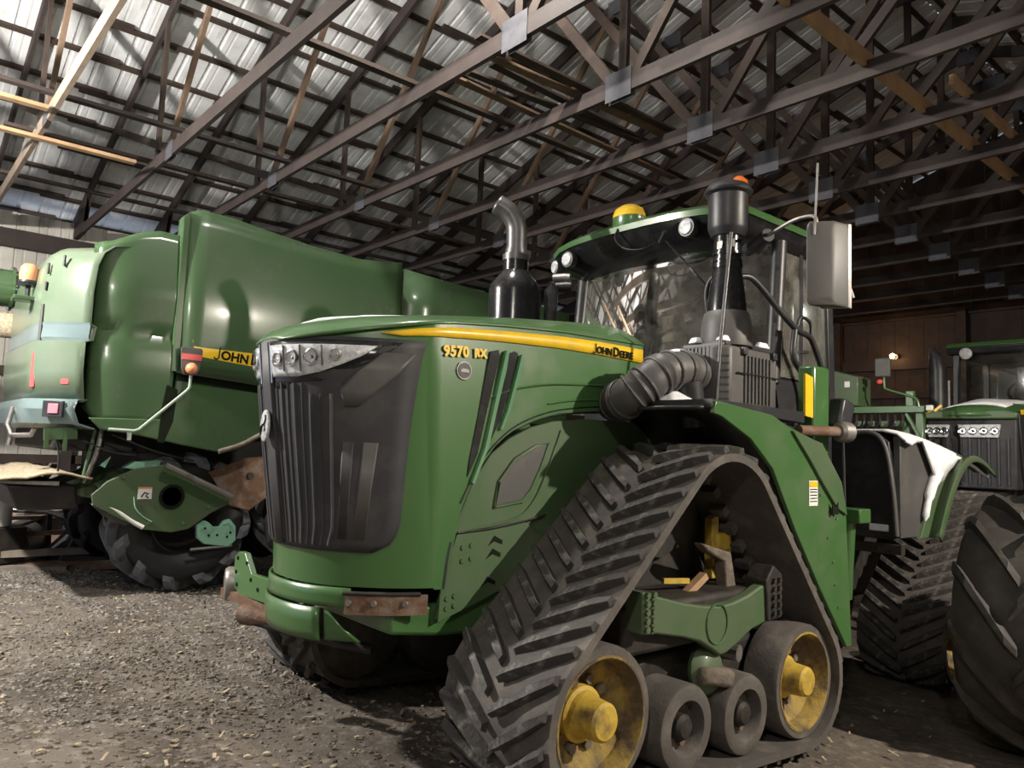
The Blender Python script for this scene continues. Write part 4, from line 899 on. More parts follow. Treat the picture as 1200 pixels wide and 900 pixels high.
# light snow left along the front of the hood
MB().tube(smoothpath([(-4.25, 1.78, 2.245), (-4.1, 1.95, 2.345), (-4.02, 2.2, 2.395), (-3.95, 2.5, 2.43), (-3.95, 2.75, 2.455)], 6), [.005]+[.02]*6+[.024]*6+[.028]*6+[.022]*5+[.005], 8).build('snow_patch', SNOW, tr, smooth=60)
# ================================================================== generic lugged wheel
def wheel(root, c, ax, R_, W_, nl, m_t, m_l, rim_r, lugh=.045, indiv=True, slant=.55, name='tyre', rimm=None, ends=True):
    ax = V(ax).normalized(); c = V(c); up = V((0, 0, 1)); f = up.cross(ax).normalized()      # f: rolling direction
    prof = [(rim_r, -.36*W_), (rim_r+.06, -.46*W_), (lerp(rim_r, R_, .55), -.53*W_), (R_-.05, -.50*W_), (R_-.012, -.44*W_), (R_, -.2*W_), (R_, .2*W_), (R_-.012, .44*W_), (R_-.05, .50*W_), (lerp(rim_r, R_, .55), .53*W_), (rim_r+.06, .46*W_), (rim_r, .36*W_)]
    t = MB().lathe(prof, c, ax, 48, caps=False).build(name, m_t, root, smooth=40)
    def P(a, x, r_): return c+ax*x+(f*math.cos(a)+up*math.sin(a))*r_
    def lug(sd):
        rings = []
        for i in range(8):
            q = i/7; x = sd*W_*lerp(-.03, .52, q); da = (slant*W_*(1-q)**1.1)/R_
            rb = R_-(0 if abs(x) < .4*W_ else .012+(abs(x)-.4*W_)*.55)
            th = (.030+.012*q)/R_; h_ = lugh*(1.0 if 0 < i < 7 else .5)
            rings.append([P(da-th*1.35, x, rb-.006), P(da-th*.8, x, rb+h_), P(da+th*.8, x, rb+h_), P(da+th*1.35, x, rb-.006)])
        return rings
    joined = MB(); base = {}
    for sd in (1, -1):
        M_ = MB().loft(lug(sd)); me = M_.mesh('lug', V(root['wo'])); me.materials.append(m_l); base[sd] = (me, M_)
    for k in range(nl*2):
        sd = 1 if k % 2 else -1; a = 2*math.pi*k/(2*nl)
        Rm = Matrix.Rotation(a, 4, f.cross(up)); cc = c-V(root['wo'])
        Mx = Matrix.Translation(cc) @ Rm @ Matrix.Translation(-cc)
        if indiv:
            o = bpy.data.objects.new('tyre_lug', base[sd][0]); COL.objects.link(o); o.parent = t; o.matrix_local = Mx
        else:
            joined.add([Mx @ (v-V(root['wo']))+V(root['wo']) for v in base[sd][1].v], base[sd][1].f)
    if not indiv: joined.build('tyre_lugs', m_l, t)['kind'] = 'stuff'
    rim = MB().lathe([(rim_r*.98, -.40*W_), (rim_r+.015, -.38*W_), (rim_r*.93, -.30*W_), (rim_r*.88, -.05*W_), (.3*rim_r, .0), (.02, .0), (.02, .06*W_), (.3*rim_r, .06*W_), (rim_r*.88, .1*W_), (rim_r*.93, .30*W_), (rim_r+.015, .38*W_), (rim_r*.98, .40*W_)], c, ax, 36, caps=False).build('rim', rimm or YELLOW_DIRTY, root, smooth=40)
    for s_ in (-1, 1):
        MB().lathe([(rim_r*.34, .0), (rim_r*.32, .12*W_), (rim_r*.2, .2*W_), (.01, .2*W_)], c, ax*s_, 20).build('hub', rimm or YELLOW_DIRTY, rim, smooth=40)
    return t

# ================================================================== COMBINE HARVESTER (left)
cb = thing('combine_harvester', 'big green combine harvester with tall side shields, behind the tracked tractor on the left', 'harvester', (-8.8, 2.6, gz(-8.8, 2.6)))
CX = -7.4
# rear hood, chamfered toward the camera
def hood_ring(z, g, cut=0):
    P = [(CX-.02, 1.46), (CX-.08, 1.40), (-7.76, 1.17), (-7.90, 1.13), (-8.3, 1.13), (-9.5, 1.13), (-9.85, 1.2), (-10.2, 1.45), (-10.25, 1.7)]
    return [V((x+(g if x > -8.8 else -g)*(.7 if i else 0), y-g, z)) for i, (x, y) in enumerate(P)]
HR = [(1.93, 0), (2.2, .03), (2.46, .03), (2.475, -.03), (2.60, -.045), (2.62, .0), (2.9, .0), (3.15, -.02), (3.27, -.06), (3.345, -.14), (3.37, -.26)]
M_ = MB().loft([hood_ring(z, g) for z, g in HR], False, False)
M_.build('rear_hood', GREEN_LIT, cb, smooth=32, solid=.01)
MB().loft([hood_ring(3.37, -.26), [V((CX-.05, 1.66, 3.37))]*2+[V((-8.2, 1.6, 3.40))]*2+[V((-8.8, 1.6, 3.40))]*3+[V((-9.9, 1.6, 3.37))]*2], False, False).build('hood_top', GREEN_LIT, cb, smooth=40)
MB().loft([hood_ring(1.70, -.10), hood_ring(1.74, .03), hood_ring(1.86, .07), hood_ring(1.945, .05), hood_ring(1.95, -.02)], False, False).build('rear_bumper', BLUE_SHEEN, cb, smooth=35, solid=.012)
MB().loft([[p+V((0, 0, q)) for p in hood_ring(2.47, .0)] for q in (0,)]+[hood_ring(2.50, .012), hood_ring(2.60, .004), hood_ring(2.63, .012)], False, False).build('hood_crease', BLUE_SHEEN, cb, smooth=30)
dn = V((.68, -.73, 0))   # outward direction of the chamfer
def onch(t, z, off=.0): # point on the chamfer between the two corners
    a, b = V((-7.48, 1.40, 0)), V((-7.76, 1.17, 0)); p = a.lerp(b, t); return V((p.x, p.y, z))+dn*(.0+off)
def chpatch(name, t0, t1, z0, z1, off, th, m_, par=cb):
    return MB().loft([[onch(t0, z0, off), onch(t1, z0, off), onch(t1, z1, off), onch(t0, z1, off)], [onch(t0, z0, off+th), onch(t1, z0, off+th), onch(t1, z1, off+th), onch(t0, z1, off+th)]]).build(name, m_, par, bevel=.004)
chpatch('red_reflector', .16, .38, 2.08, 2.15, .02, .012, REDREF)
chpatch('red_reflector', 1.15, 1.28, 2.05, 2.36, -.02, .03, REDREF)
tl = chpatch('tail_lamp_housing', .08, .62, 1.79, 1.93, .085, .03, BLACK)
chpatch('tail_lamp', .18, .45, 1.82, 1.905, .115, .012, mat('pink_lamp_lens', (.62, .20, .24), .3), tl)
for t, z, h_ in ((.62, 3.19, .05), (1.05, 3.12, .05), (1.07, 2.96, .04)):
    chpatch('hood_slot', t, t+.05, z-h_, z+h_, -.012, .02, BLACK)
chpatch('hood_handle', 1.12, 1.2, 2.35, 2.8, -.03, .03, GREY_PLAST)
# beacon on a bracket, left rear
bk = MB().box((-8.28, 1.06, 2.89), (.20, .20, .04)).build('beacon_bracket', GREEN_COMB, cb, bevel=.008)
MB().tube([(-8.30, 1.08, 2.90), (-8.30, 1.08, 3.03)], .022, 8).build('beacon_stalk', BLACK, bk)
MB().lathe([(.07, 3.02), (.085, 3.05), (.08, 3.07)], (-8.30, 1.08, 0), (0, 0, 1), 18).build('beacon_base', BLACK, bk, smooth=40)
MB().lathe([(.075, 3.06), (.082, 3.12), (.075, 3.19), (.05, 3.225), (.004, 3.235)], (-8.30, 1.08, 0), (0, 0, 1), 18).build('beacon_lens', SALMON, bk, smooth=50)
# right side shields
def shield(name, outline_top, y0, y1, zb, xprof, th=.03, ny=14, nz=12):
    rws = []
    for i in range(ny+1):
        y = lerp(y0, y1, i/ny); zt_ = interp(outline_top, y); zb_ = interp(zb, y)
        rws.append([(xprof(y, lerp(zb_, zt_, j/nz)), y, lerp(zb_, zt_, j/nz)) for j in range(nz+1)])
    return MB().grid(rws).build(name, GREEN_COMB, cb, smooth=35, solid=th)
def x1(y, z):
    f = max(0, min(1, (y-1.47)/.36)); e = .13*(1-math.sqrt(max(0, 1-(1-f)**2)))
    b = interp([(1.5, -.03), (2.3, .0), (2.52, -.015), (2.60, -.05), (2.64, -.02), (3.0, .0), (3.6, -.05)], z); return CX-.0-e+b
s1 = shield('side_shield', [(1.47, 3.375), (1.58, 3.40), (1.70, 3.47), (1.83, 3.54), (1.98, 3.575), (2.17, 3.565)], 1.47, 2.17, [(1.47, 1.90), (1.56, 1.76), (1.85, 1.76), (2.17, 1.76)], x1, ny=18, nz=22)
def x2(y, z): return CX+.07+interp([(2.2, -.02), (2.9, 0), (3.85, -.05)], z)-(.08*(1-min(1, (y-2.15)/.12)) if y < 2.27 else 0)
shield('grain_tank_shield', [(2.15, 3.74), (2.22, 3.81), (2.32, 3.84), (2.6, 3.835), (2.85, 3.80), (3.4, 3.735), (4.0, 3.70), (4.35, 3.73), (4.57, 3.77)], 2.15, 4.57, [(2.15, 2.26), (3.0, 2.20), (4.57, 2.12)], x2, ny=30, nz=10)
shield('front_shield', [(4.60, 3.70), (5.7, 3.63), (7.3, 3.58)], 4.60, 7.3, [(4.6, 2.1), (7.3, 2.0)], lambda y, z: CX+.03, ny=6, nz=4)
MB().plateX([(2.15, 2.27), (2.15, 3.74), (2.2, 3.80), (2.2, 2.27)], CX-.12, CX+.045).build('shield_edge', GREEN_COMB, cb)
MB().plateX([(2.2, 2.19), (4.5, 2.06), (4.5, 2.12), (2.2, 2.26)], CX-.02, CX+.02).build('shield_gap', INK, cb)
low = [(1.50, 1.80), (2.17, 1.82), (2.2, 2.20), (3.0, 2.14), (4.5, 2.05), (5.5, 2.0), (5.5, 1.75), (4.2, 1.80), (3.35, 1.78), (3.08, 1.74), (2.85, 1.60), (2.64, 1.53), (2.31, 1.585), (1.92, 1.66), (1.60, 1.70)]
MB().plateX(low, CX-.06, CX+.005).build('lower_shield', GREEN_COMB, cb, bevel=.012)
MB().tube(smoothpath([(CX+.0, 2.64, 1.535), (CX+.01, 2.86, 1.61), (CX+.01, 3.1, 1.74), (CX+.01, 3.4, 1.80)], 4), .025, 8).build('shield_lip', MUD, cb, smooth=60)
MB().plateX([(2.08, 1.61), (2.13, 1.60), (2.20, 1.80), (2.22, 2.10), (2.12, 2.14), (2.09, 1.9)], CX+.003, CX+.012).build('pocket_shade', INK, cb)  # dark plate painting the soft shade of a recess
# decal strip with lettering
MB().plateX([(2.30, 2.575), (4.3, 2.42), (4.3, 2.27), (2.335, 2.43)], CX+.068, CX+.074).build('decal_strip', YELLOW, cb)
small_caps(['JOHN', 'DEERE'], .155, (CX+.074, 2.50, 2.432), (0, 1, -.079), (0, .079, 1), INK, cb, .005)
# marker arm with reflector and lamp
arm = MB().tube([(CX+.02, 1.66, 1.705), (CX+.05, 1.86, 1.70), (CX+.055, 1.90, 1.715), (CX+.08, 2.28, 2.095), (CX+.09, 2.30, 2.13), (CX+.09, 2.305, 2.28)], .014, 8).build('marker_arm', ARM, cb, smooth=60)
MB().plateX([(2.29+x, z) for x, z in ((-.06, 2.24), (-.085, 2.30), (-.10, 2.48), (-.085, 2.50), (.085, 2.50), (.10, 2.48), (.085, 2.30), (.05, 2.24))], CX+.10, CX+.115).build('marker_plate', GREY_PLAST, arm, bevel=.004)
MB().box((CX+.118, 2.29, 2.41), (.008, .18, .055)).build('marker_reflector', REDREF, arm)
MB().lathe([(.05, -.02), (.055, .02), (.04, .06), (.004, .075)], (CX+.13, 2.29, 2.30), (1, -.2, 0), 16).build('marker_lamp', SALMON, arm, smooth=50)
MB().box((CX+.03, 1.83, 1.655), (.03, .03, .08)).build('arm_clip', ARM, arm)
# inner bodies that carry the shields
MB().span((-10.2, 1.7, 1.75), (CX-.10, 7.2, 3.3)).build('body_core', GREEN_COMB, cb, bevel=.03)
MB().span((-10.1, 2.0, 1.05), (CX-.35, 7.0, 1.76)).build('underbody', SHADE_BLACK, cb, bevel=.05)
MB().span((-9.9, 1.3, 1.5), (CX-.3, 2.1, 1.75)).build('discharge_hood', SHADE_BLACK, cb, bevel=.03)
# unloading auger folded back on the far side, with its spout
au = MB().lathe([(.215, -2.6), (.215, 0)], (-10.3, 1.33, 3.29), (0, 1, 0), 24).build('unloading_auger', GREEN_COMB, cb, smooth=40)
MB().lathe([(.215, 0), (.255, 0), (.255, .03), (.215, .03)], (-10.3, 1.16, 3.29), (0, 1, 0), 24, caps=False).build('auger_flange', GREEN_COMB, au, smooth=40)
for k in range(10):
    a = 2*math.pi*k/10; MB().bolt((-10.3+.235*math.cos(a), 1.19, 3.29+.235*math.sin(a)), (0, 1, 0), .014, .02).build('bolt', STEEL, au)
MB().tube([(-10.3, 1.33, 3.29), (-10.3, 2.6, 3.25), (-10.0, 3.2, 3.1)], .215, 16).build('auger_elbow', GREEN_COMB, au, smooth=40)
MB().lathe([(.13, 0), (.14, .02), (.14, .28), (.12, .30)], (-10.1, 1.05, 2.84), (.35, 1, -.05), 18).build('drain_spout', STRAW, cb, smooth=40)
MB().tube([(-10.1, 1.3, 2.84), (-9.9, 1.9, 2.9)], .07, 10).build('spout_arm', DARK, cb)
# chopper housing plate
cp = MB().plateX([(1.62, 1.03), (1.60, 1.12), (1.72, 1.24), (1.95, 1.36), (2.20, 1.40), (2.36, 1.36), (2.55, 1.26), (2.84, 1.08), (2.82, 1.02), (2.66, .94), (2.45, .79), (2.30, .765), (2.06, .80), (1.85, .90)], -7.56, -7.52).build('chopper_plate', GREEN_DUSTY, cb, bevel=.006)
MB().lathe([(.115, 0), (.115, .012), (.09, .012), (.085, -.01), (.01, -.01)], (-7.52, 2.28, 1.10), (1, 0, 0), 24).build('plate_hole', INK, cp, smooth=40)
MB().plateX([(1.98, 1.08), (2.10, 1.08), (2.10, 1.19), (1.98, 1.19)], -7.518, -7.514).build('warning_label', WHITE, cp)
MB().plateX([(1.98, 1.175), (2.10, 1.175), (2.10, 1.19), (1.98, 1.19)], -7.514, -7.512).build('label_band', SALMON, cp)
MB().tube([(-7.512, 2.01, 1.10), (-7.512, 2.035, 1.14), (-7.512, 2.07, 1.13), (-7.512, 2.05, 1.11), (-7.512, 2.075, 1.09)], .006, 5).build('label_symbol', INK, cp)
MB().tube(smoothpath([(-7.515, 1.95, 1.10), (-7.515, 1.97, 1.0), (-7.515, 2.04, .92), (-7.515, 2.12, .87)], 4), .006, 5).build('plate_seam', MINT, cp)
for y, z in ((1.85, 1.28), (2.2, 1.34), (2.5, 1.22), (2.62, 1.0), (2.4, .85), (2.1, .86)): MB().bolt((-7.52, y, z), (1, 0, 0), .014, .012).build('bolt', STEEL, cp)
MB().tube([(-7.45, 2.18, 1.40), (-7.45, 2.82, 1.10)], .028, 10).build('lift_rod', STEEL, cb, smooth=50)
MB().plateX([(2.62, 1.33), (2.98, 1.48), (3.2, 1.50), (3.25, 1.1), (3.05, .95), (2.85, 1.0), (2.78, 1.1)], -7.60, -7.56).build('rusty_shield', RUST, cb, bevel=.008)
MB().lathe([(.035, 0), (.035, .03)], (-7.56, 3.03, 1.30), (1, 0, 0), 12).build('shield_knob', DARK, cb)
MB().plateX([(1.86, 1.36), (1.95, 1.42), (2.18, 1.44), (2.16, 1.38), (2.0, 1.34)], -7.7, -7.56).build('guide_vane', MINT, cb, bevel=.008)
MB().plateX([(1.66, 1.38), (1.74, 1.46), (1.70, 1.36)], -7.6, -7.56).build('guide_tab', MINT, cb)
# chopper vanes, tailboard heaped with chaff
for k in range(5):
    x = -7.75-.38*k; MB().loft([[(x, 1.45, 1.12), (x-.02, 2.0, 1.35), (x-.02, 2.0, 1.0)], [(x-.03, 1.45, 1.12), (x-.06, 2.0, 1.35), (x-.06, 2.0, 1.0)]]).build('spreader_vane', GREEN_DUSTY, cb)
MB().loft([[(-7.55, 1.35, 1.20), (-9.9, 1.35, 1.20), (-9.9, .86, 1.19), (-7.62, .86, 1.22)], [(-7.55, 1.35, 1.235), (-9.9, 1.35, 1.235), (-9.9, .86, 1.21), (-7.62, .86, 1.24)]]).build('tailboard', STEEL, cb)
MB().loft([[(-7.66, 1.5, 1.20), (-9.8, 1.5, 1.20), (-9.8, .98, 1.20), (-7.66, .98, 1.20)], [(-7.7, 1.55, .98), (-9.8, 1.55, .98), (-9.8, 1.08, .98), (-7.7, 1.08, .98)]]).build('spreader_box', BLACK, cb, bevel=.02)
random.seed(21)
rows = []
for i in range(15):
    x = lerp(-7.52, -9.9, i/14); row = []
    for j in range(13):
        y = lerp(.85, 1.60, j/12); e = math.sin(math.pi*min(1, j/12*1.05))*.7+.15
        row.append((x, y, 1.235+(.03+.14*max(0, (j-5)/7))*e+random.uniform(0, .035)*e))
    rows.append(row)
ch = MB().grid(rows).build('chaff_heap', STRAW, cb, smooth=60, solid=.02); ch['kind'] = 'stuff'
MB().tube(smoothpath([(-7.55, 1.62, 1.05), (-7.54, 1.78, 1.0), (-7.53, 1.95, .88), (-7.52, 2.05, .82)], 4), .022, 8).build('deflector_edge', WHITE, cb, smooth=60)
MB().plateX([(1.60, 1.05), (1.78, .99), (1.98, .86), (1.9, .84), (1.72, .93)], -7.58, -7.55).build('deflector', GREY_PLAST, cb)
# brackets and hoses hanging under the bumper
MB().bar((-7.55, 1.20, 1.64), (-7.55, 1.45, 1.66), .05, .10).build('hanger_bracket', GREEN_COMB, cb)
for y, z0, z1 in ((1.22, 1.66, 1.52), (1.36, 1.68, 1.50)): MB().bar((-7.53, y, z0), (-7.53, y, z1), .03, .03, (1, 0, 0)).build('hanger_bracket', GREEN_COMB, cb)
MB().tube([(-8.25, 1.05, 1.88), (-8.25, 1.02, 1.72), (-8.2, 1.05, 1.62), (-7.9, 1.16, 1.63), (-7.88, 1.18, 1.69)], .022, 8).build('guard_rail', STEEL, cb, smooth=60)
MB().tube([(-8.22, 1.05, 1.62), (-8.22, 1.04, 1.53)], .02, 8).build('guard_rail', STEEL, cb)
MB().tube(smoothpath([(-7.62, 1.66, 1.70), (-7.62, 1.64, 1.52), (-7.63, 1.60, 1.35), (-7.66, 1.56, 1.22)], 4), .022, 8).build('lift_strut', STEEL, cb, smooth=60)
MB().tube(smoothpath([(-7.66, 1.62, 1.70), (-7.66, 1.58, 1.45), (-7.68, 1.55, 1.22)], 4), .018, 8).build('lift_strut', GREEN_DUSTY, cb, smooth=60)
for pts in ([(-7.6, 1.28, 1.66), (-7.6, 1.33, 1.5), (-7.6, 1.34, 1.3)], [(-7.5, 1.72, 1.66), (-7.5, 2.1, 1.52), (-7.5, 2.45, 1.44)], [(-7.55, 1.5, 1.60), (-7.55, 1.75, 1.5), (-7.55, 1.95, 1.48)]):
    MB().tube(smoothpath(pts, 4), .008, 6).build('hose', BLACK, cb)
# rear axle, steering bracket and wheels
wheel(cb, (-7.90, 2.47, .85), (1, 0, 0), .58, .52, 12, TYRE_BLUE, LUG_LIT, .30, .085, True, .7, rimm=DARK)
wheel(cb, (-9.75, 2.47, .85), (1, 0, 0), .58, .52, 11, TYRE_BLUE, TYRE_BLUE, .30, .075, False, .7, rimm=DARK)
MB().tube([(-9.7, 2.47, .85), (-7.9, 2.47, .85)], .11, 12).build('rear_axle', DARK, cb)
wheel(cb, (-7.95, 4.22, 1.14), (1, 0, 0), .90, .62, 14, TYRE_BLUE, LUG_LIT, .48, .085, True, .7, rimm=DARK)
wheel(cb, (-9.75, 4.22, 1.14), (1, 0, 0), .93, .62, 18, TYRE_BLUE, TYRE_BLUE, .48, .06, False)
MB().tube([(-9.7, 4.22, 1.14), (-7.9, 4.22, 1.14)], .16, 12).build('drive_axle', DARK, cb)
br = MB().plateX([(2.54, .83), (2.60, .87), (2.66, .84), (2.70, .80), (2.76, .80), (2.80, .86), (2.86, .87), (2.92, .80), (2.93, .66), (2.86, .60), (2.62, .64), (2.55, .70)], -7.60, -7.55).build('steering_bracket', MINT, cb, bevel=.006)
for y, z in ((2.62, .79), (2.66, .72), (2.74, .72), (2.84, .70), (2.87, .74)): MB().bolt((-7.55, y, z), (1, 0, 0), .012, .005).build('bolt_hole', INK, br)
MB().tube([(-7.56, 2.88, .80), (-7.56, 2.84, .84), (-7.56, 2.79, .82)], .02, 8).build('bracket_hook', MINT, br, smooth=60)
MB().tube([(-7.57, 2.50, .59), (-7.57, 2.9, .61)], .014, 8).build('tie_rod', STEEL, cb)
MB().span((-9.6, 6.3, .6), (-8.0, 7.0, 1.2)).build('feeder_mount', DARK, cb, bevel=.05)

# ================================================================== LUGGED WHEEL AT THE RIGHT EDGE
fa = V((.03, -1, 0)).normalized(); axl = V((0, 0, 1)).cross(fa).normalized()*-1
wc = V((-1.66, 6.56, .565))
wt = thing('tractor_wheel', 'huge deep-lugged tractor wheel cropped by the right edge of the picture', 'wheel', (wc.x, wc.y, gz(wc.x, wc.y)))
wheel(wt, wc, axl if axl.x > 0 else -axl, .84, .76, 12, TYRE, TYRE, .46, .075, True, .68)
MB().tube([wc, wc+(axl if axl.x > 0 else -axl)*1.3], .12, 14).build('axle_stub', DARK, wt, smooth=50)
MB().span((-.75, 6.3, gz(-.6, 6.6)), (-.45, 6.95, .50)).build('axle_block', WOOD_G, wt)

# ================================================================== SECOND TRACTOR behind
t2 = thing('farm_tractor', 'second green tractor with snow on its hood, parked farther back on the right', 'tractor', (-3.6, 12.8, gz(-3.6, 12)))
gy = gz(-3.6, 12)
def frame_(zs): return zs
HX = -3.60; W2 = .55
rows = []
for k, (y, z0, zc, w_) in enumerate(((10.98, 2.33, 2.34, .50), (11.0, 2.36, 2.40, .54), (11.15, 2.38, 2.48, .55), (11.6, 2.44, 2.57, .55), (12.8, 2.5, 2.68, .55))):
    rows.append([(HX+w_*t, y+.12*t*t*(1 if k < 3 else 0), z0+(zc-z0)*(1-abs(t)**2.4)) for t in [i/8-1 for i in range(17)]])
MB().grid(rows).build('hood_top', GREEN, t2, smooth=50, solid=.03)
MB().plateY([(HX-.54, 2.30), (HX+.54, 2.30), (HX+.55, 2.38), (HX+.4, 2.42), (HX-.4, 2.42), (HX-.55, 2.38)], 11.0, 11.2).build('hood_nose', GREEN_DUSTY, t2, bevel=.02)
for s in (1, -1):
    MB().plateX([(11.05, 2.36), (12.8, 2.5), (12.8, 1.5), (11.35, 1.4), (11.2, 1.6)], HX+s*.54-.02, HX+s*.54+.02).build('hood_side', GREEN if s < 0 else BLACK, t2, bevel=.01)
    MB().plateX([(11.1, 2.42), (12.8, 2.55), (12.8, 2.44), (11.12, 2.36)], HX+s*.565-.008, HX+s*.565+.008).build('hood_stripe', YELLOW, t2)
MB().plateY([(HX-.52, 1.4), (HX+.52, 1.4), (HX+.53, 2.30), (HX-.53, 2.30)], 11.04, 11.3).build('grille', GRILLE, t2, bevel=.02)
for i in range(9): MB().box((HX-.44+i*.11, 11.03, 1.75), (.02, .02, .6)).build('grille_slat', BLACK, t2)
for x0_, x1_ in ((-4.13, -3.84), (-3.74, -3.24)):
    hl_ = MB().plateY([(x0_+.03, 2.06), (x1_-.03, 2.06), (x1_, 2.23), (x0_, 2.23)], 11.0, 11.05).build('headlight', LENS, t2, bevel=.008)
    n_ = 3 if x1_ < -3.8 else 4
    for q in range(n_):
        xx = lerp(x0_, x1_, (q+.5)/n_); MB().lathe([(.05, 0), (.05, .01), (.03, -.005), (.004, .008)], (xx, 10.995, 2.145), (0, -1, 0), 14).build('reflector', CHROME, hl_, smooth=40)
rows = []
for i in range(8):
    y = lerp(11.22, 12.2, i/7); rows.append([(HX+x, y, interp([(11.15, 2.48), (11.6, 2.57), (12.8, 2.68)], y)-(.16*abs(x/.55)**2.4)+.02+.01*math.sin(9*x+5*y)) for x in (-.42, -.3, -.1, .1, .25, .36)])
MB().grid(rows).build('snow_patch', SNOW, t2, smooth=60, solid=.03)
MB().tube([(-4.40, 12.2, 2.2), (-4.40, 12.2, 3.1), (-4.42, 12.19, 3.3), (-4.47, 12.16, 3.45)], [.12, .12, .10, .03], 14).build('exhaust_stack', BLACK, t2, smooth=50)
MB().tube([(-4.26, 12.22, 2.4), (-4.26, 12.22, 2.95)], .02, 8).build('stack_trim', STEEL, t2)
c0, c1 = -4.45, -2.75
MB().loft([[(c0-.05, 12.85, 3.42), (c1+.05, 12.85, 3.42), (c1+.05, 14.4, 3.42), (c0-.05, 14.4, 3.42)], [(c0-.05, 12.80, 3.52), (c1+.05, 12.80, 3.52), (c1+.05, 14.4, 3.52), (c0-.05, 14.4, 3.52)]]).build('roof_visor', BLACK, t2, bevel=.02)
MB().loft([[(c0-.07, 12.78, 3.52), (c1+.07, 12.78, 3.52), (c1+.07, 14.45, 3.52), (c0-.07, 14.45, 3.52)], [(c0-.05, 12.85, 3.60), (c1+.05, 12.85, 3.60), (c1+.05, 14.4, 3.60), (c0-.05, 14.4, 3.60)]]).build('roof_cap', GREEN, t2, bevel=.02)
MB().lathe([(.09, 0), (.09, .03), (.07, .05), (.01, .06)], (-4.22, 12.82, 3.42), (0, -1, 0), 16).build('work_light', LENS, t2, smooth=40)
for x in (c0+.05, c1-.05):
    MB().bar((x, 12.95, 2.4), (x, 12.98, 3.42), .08, .08, (0, 1, 0)).build('front_pillar', BLACK, t2); MB().bar((x, 14.3, 2.2), (x, 14.3, 3.42), .08, .08, (0, 1, 0)).build('rear_pillar', BLACK, t2)
MB().grid([[(x, 12.96, z) for x in (c0+.09, c1-.09)] for z in (2.5, 3.40)]).build('windshield', GLASS_CLEAR, t2)
MB().grid([[(x, 14.32, z) for x in (c0+.09, c1-.09)] for z in (2.5, 3.40)]).build('rear_glass', GLASS_SIDE, t2)
MB().plateY([(-4.25, 2.55), (-3.95, 2.55), (-3.95, 3.2), (-4.2, 3.3)], 14.2, 14.22).build('window_panel', WHITE, t2)
MB().plateY([(-3.92, 3.05), (-3.2, 3.05), (-3.2, 3.33), (-3.92, 3.33)], 14.2, 14.22).build('window_panel', WHITE, t2)
MB().box((HX, 13.9, 2.6), (.55, .14, .8)).build('seat_back', DARK, t2, bevel=.05)
MB().tube([(HX+.2*math.cos(a), 13.3+.08*math.sin(a), 2.85+.16*math.sin(a)) for a in [2*math.pi*i/18 for i in range(19)]], .02, 8).build('steering_wheel', BLACK, t2, smooth=60)
MB().span((c0+.05, 12.9, 1.6), (c1-.05, 14.35, 2.45)).build('cab_base', BLACK, t2, bevel=.04)
MB().span((HX-.4, 11.2, .6), (HX+.4, 15.2, 1.6)).build('chassis', DARK, t2, bevel=.05)
for dx, dz in ((.68, 0), (.76, .03)): MB().tube([(HX+dx, 11.35, 1.5), (HX+dx+.06, 11.5, 2.35)], .035, 8).build('lift_cylinder', GREEN, t2, smooth=50)
MB().box((HX+.72, 11.4, 2.42), (.06, .06, .12)).build('lift_bracket', YELLOW, t2)
for x in (-4.65, -2.55):
    wheel(t2, (x, 11.9, gy+.80), (1, 0, 0), .78, .55, 15, TYRE, TYRE, .42, .05, False); wheel(t2, (x, 14.8, gy+1.02), (1, 0, 0), 1.0, .62, 18, TYRE, TYRE, .55, .05, False)
for y, z in ((11.9, .8), (14.8, 1.02)): MB().tube([(-4.65, y, gy+z), (-2.55, y, gy+z)], .14, 12).build('axle', DARK, t2)

# ================================================================== GREEN IMPLEMENT between the tractors
im = thing('field_implement', 'green folded field implement with a flat steel box and mirror arm, between the two tractors', 'implement', (-4.7, 10.35, gz(-4.7, 10.35)))
g0 = gz(-4.7, 10.35)
MB().loft([[(-6.0, 10.2, 2.44), (-4.69, 10.2, 2.44), (-4.69, 10.2, 2.84), (-5.3, 10.2, 3.02), (-6.0, 10.2, 3.02)], [(-6.0, 10.6, 2.44), (-4.69, 10.6, 2.44), (-4.69, 10.6, 2.84), (-5.3, 10.6, 3.02), (-6.0, 10.6, 3.02)]]).build('steel_box', GREEN_DUSTY, im, bevel=.015)
MB().plateY([(-4.87, 2.70), (-4.80, 2.70), (-4.80, 2.78), (-4.87, 2.78)], 10.192, 10.2).build('box_label', WHITE, im)
MB().bar((-6.0, 10.3, 2.39), (-3.86, 10.3, 2.39), .10, .09).build('top_rail', GREEN, im, bevel=.008)
for x in (-5.8, -4.95, -4.12, -3.95): MB().bar((x, 10.35, g0), (x, 10.35, 2.36), .09, .09, (0, 1, 0)).build('post', GREEN, im, bevel=.006)
MB().bar((-4.10, 10.30, 2.34), (-3.9, 10.30, 1.95), .05, .03).build('diagonal_strut', GREEN, im)
MB().bar((-6.0, 10.4, 1.7), (-3.86, 10.4, 1.7), .10, .12).build('lower_rail', GREEN, im)
random.seed(4)
for k in range(7):
    x = -4.75+.1*k; MB().tube(smoothpath([(x, 10.3, 2.33), (x+.03, 10.2+.05*random.random(), 2.2), (x-.05, 10.25, 2.08+.05*random.random()), (x+.1, 10.3, 1.9)], 3), .022, 6).build('hydraulic_hose', BLACK if k % 2 else DARK, im, smooth=60)
for k in range(4): MB().box((-4.7+.17*k, 10.28, 2.2), (.09, .12, .08)).build('valve_block', GREEN_DUSTY, im, bevel=.01)
MB().box((-4.05, 10.3, 2.52), (.10, .08, .22)).build('rail_bracket', GREEN, im, bevel=.01)
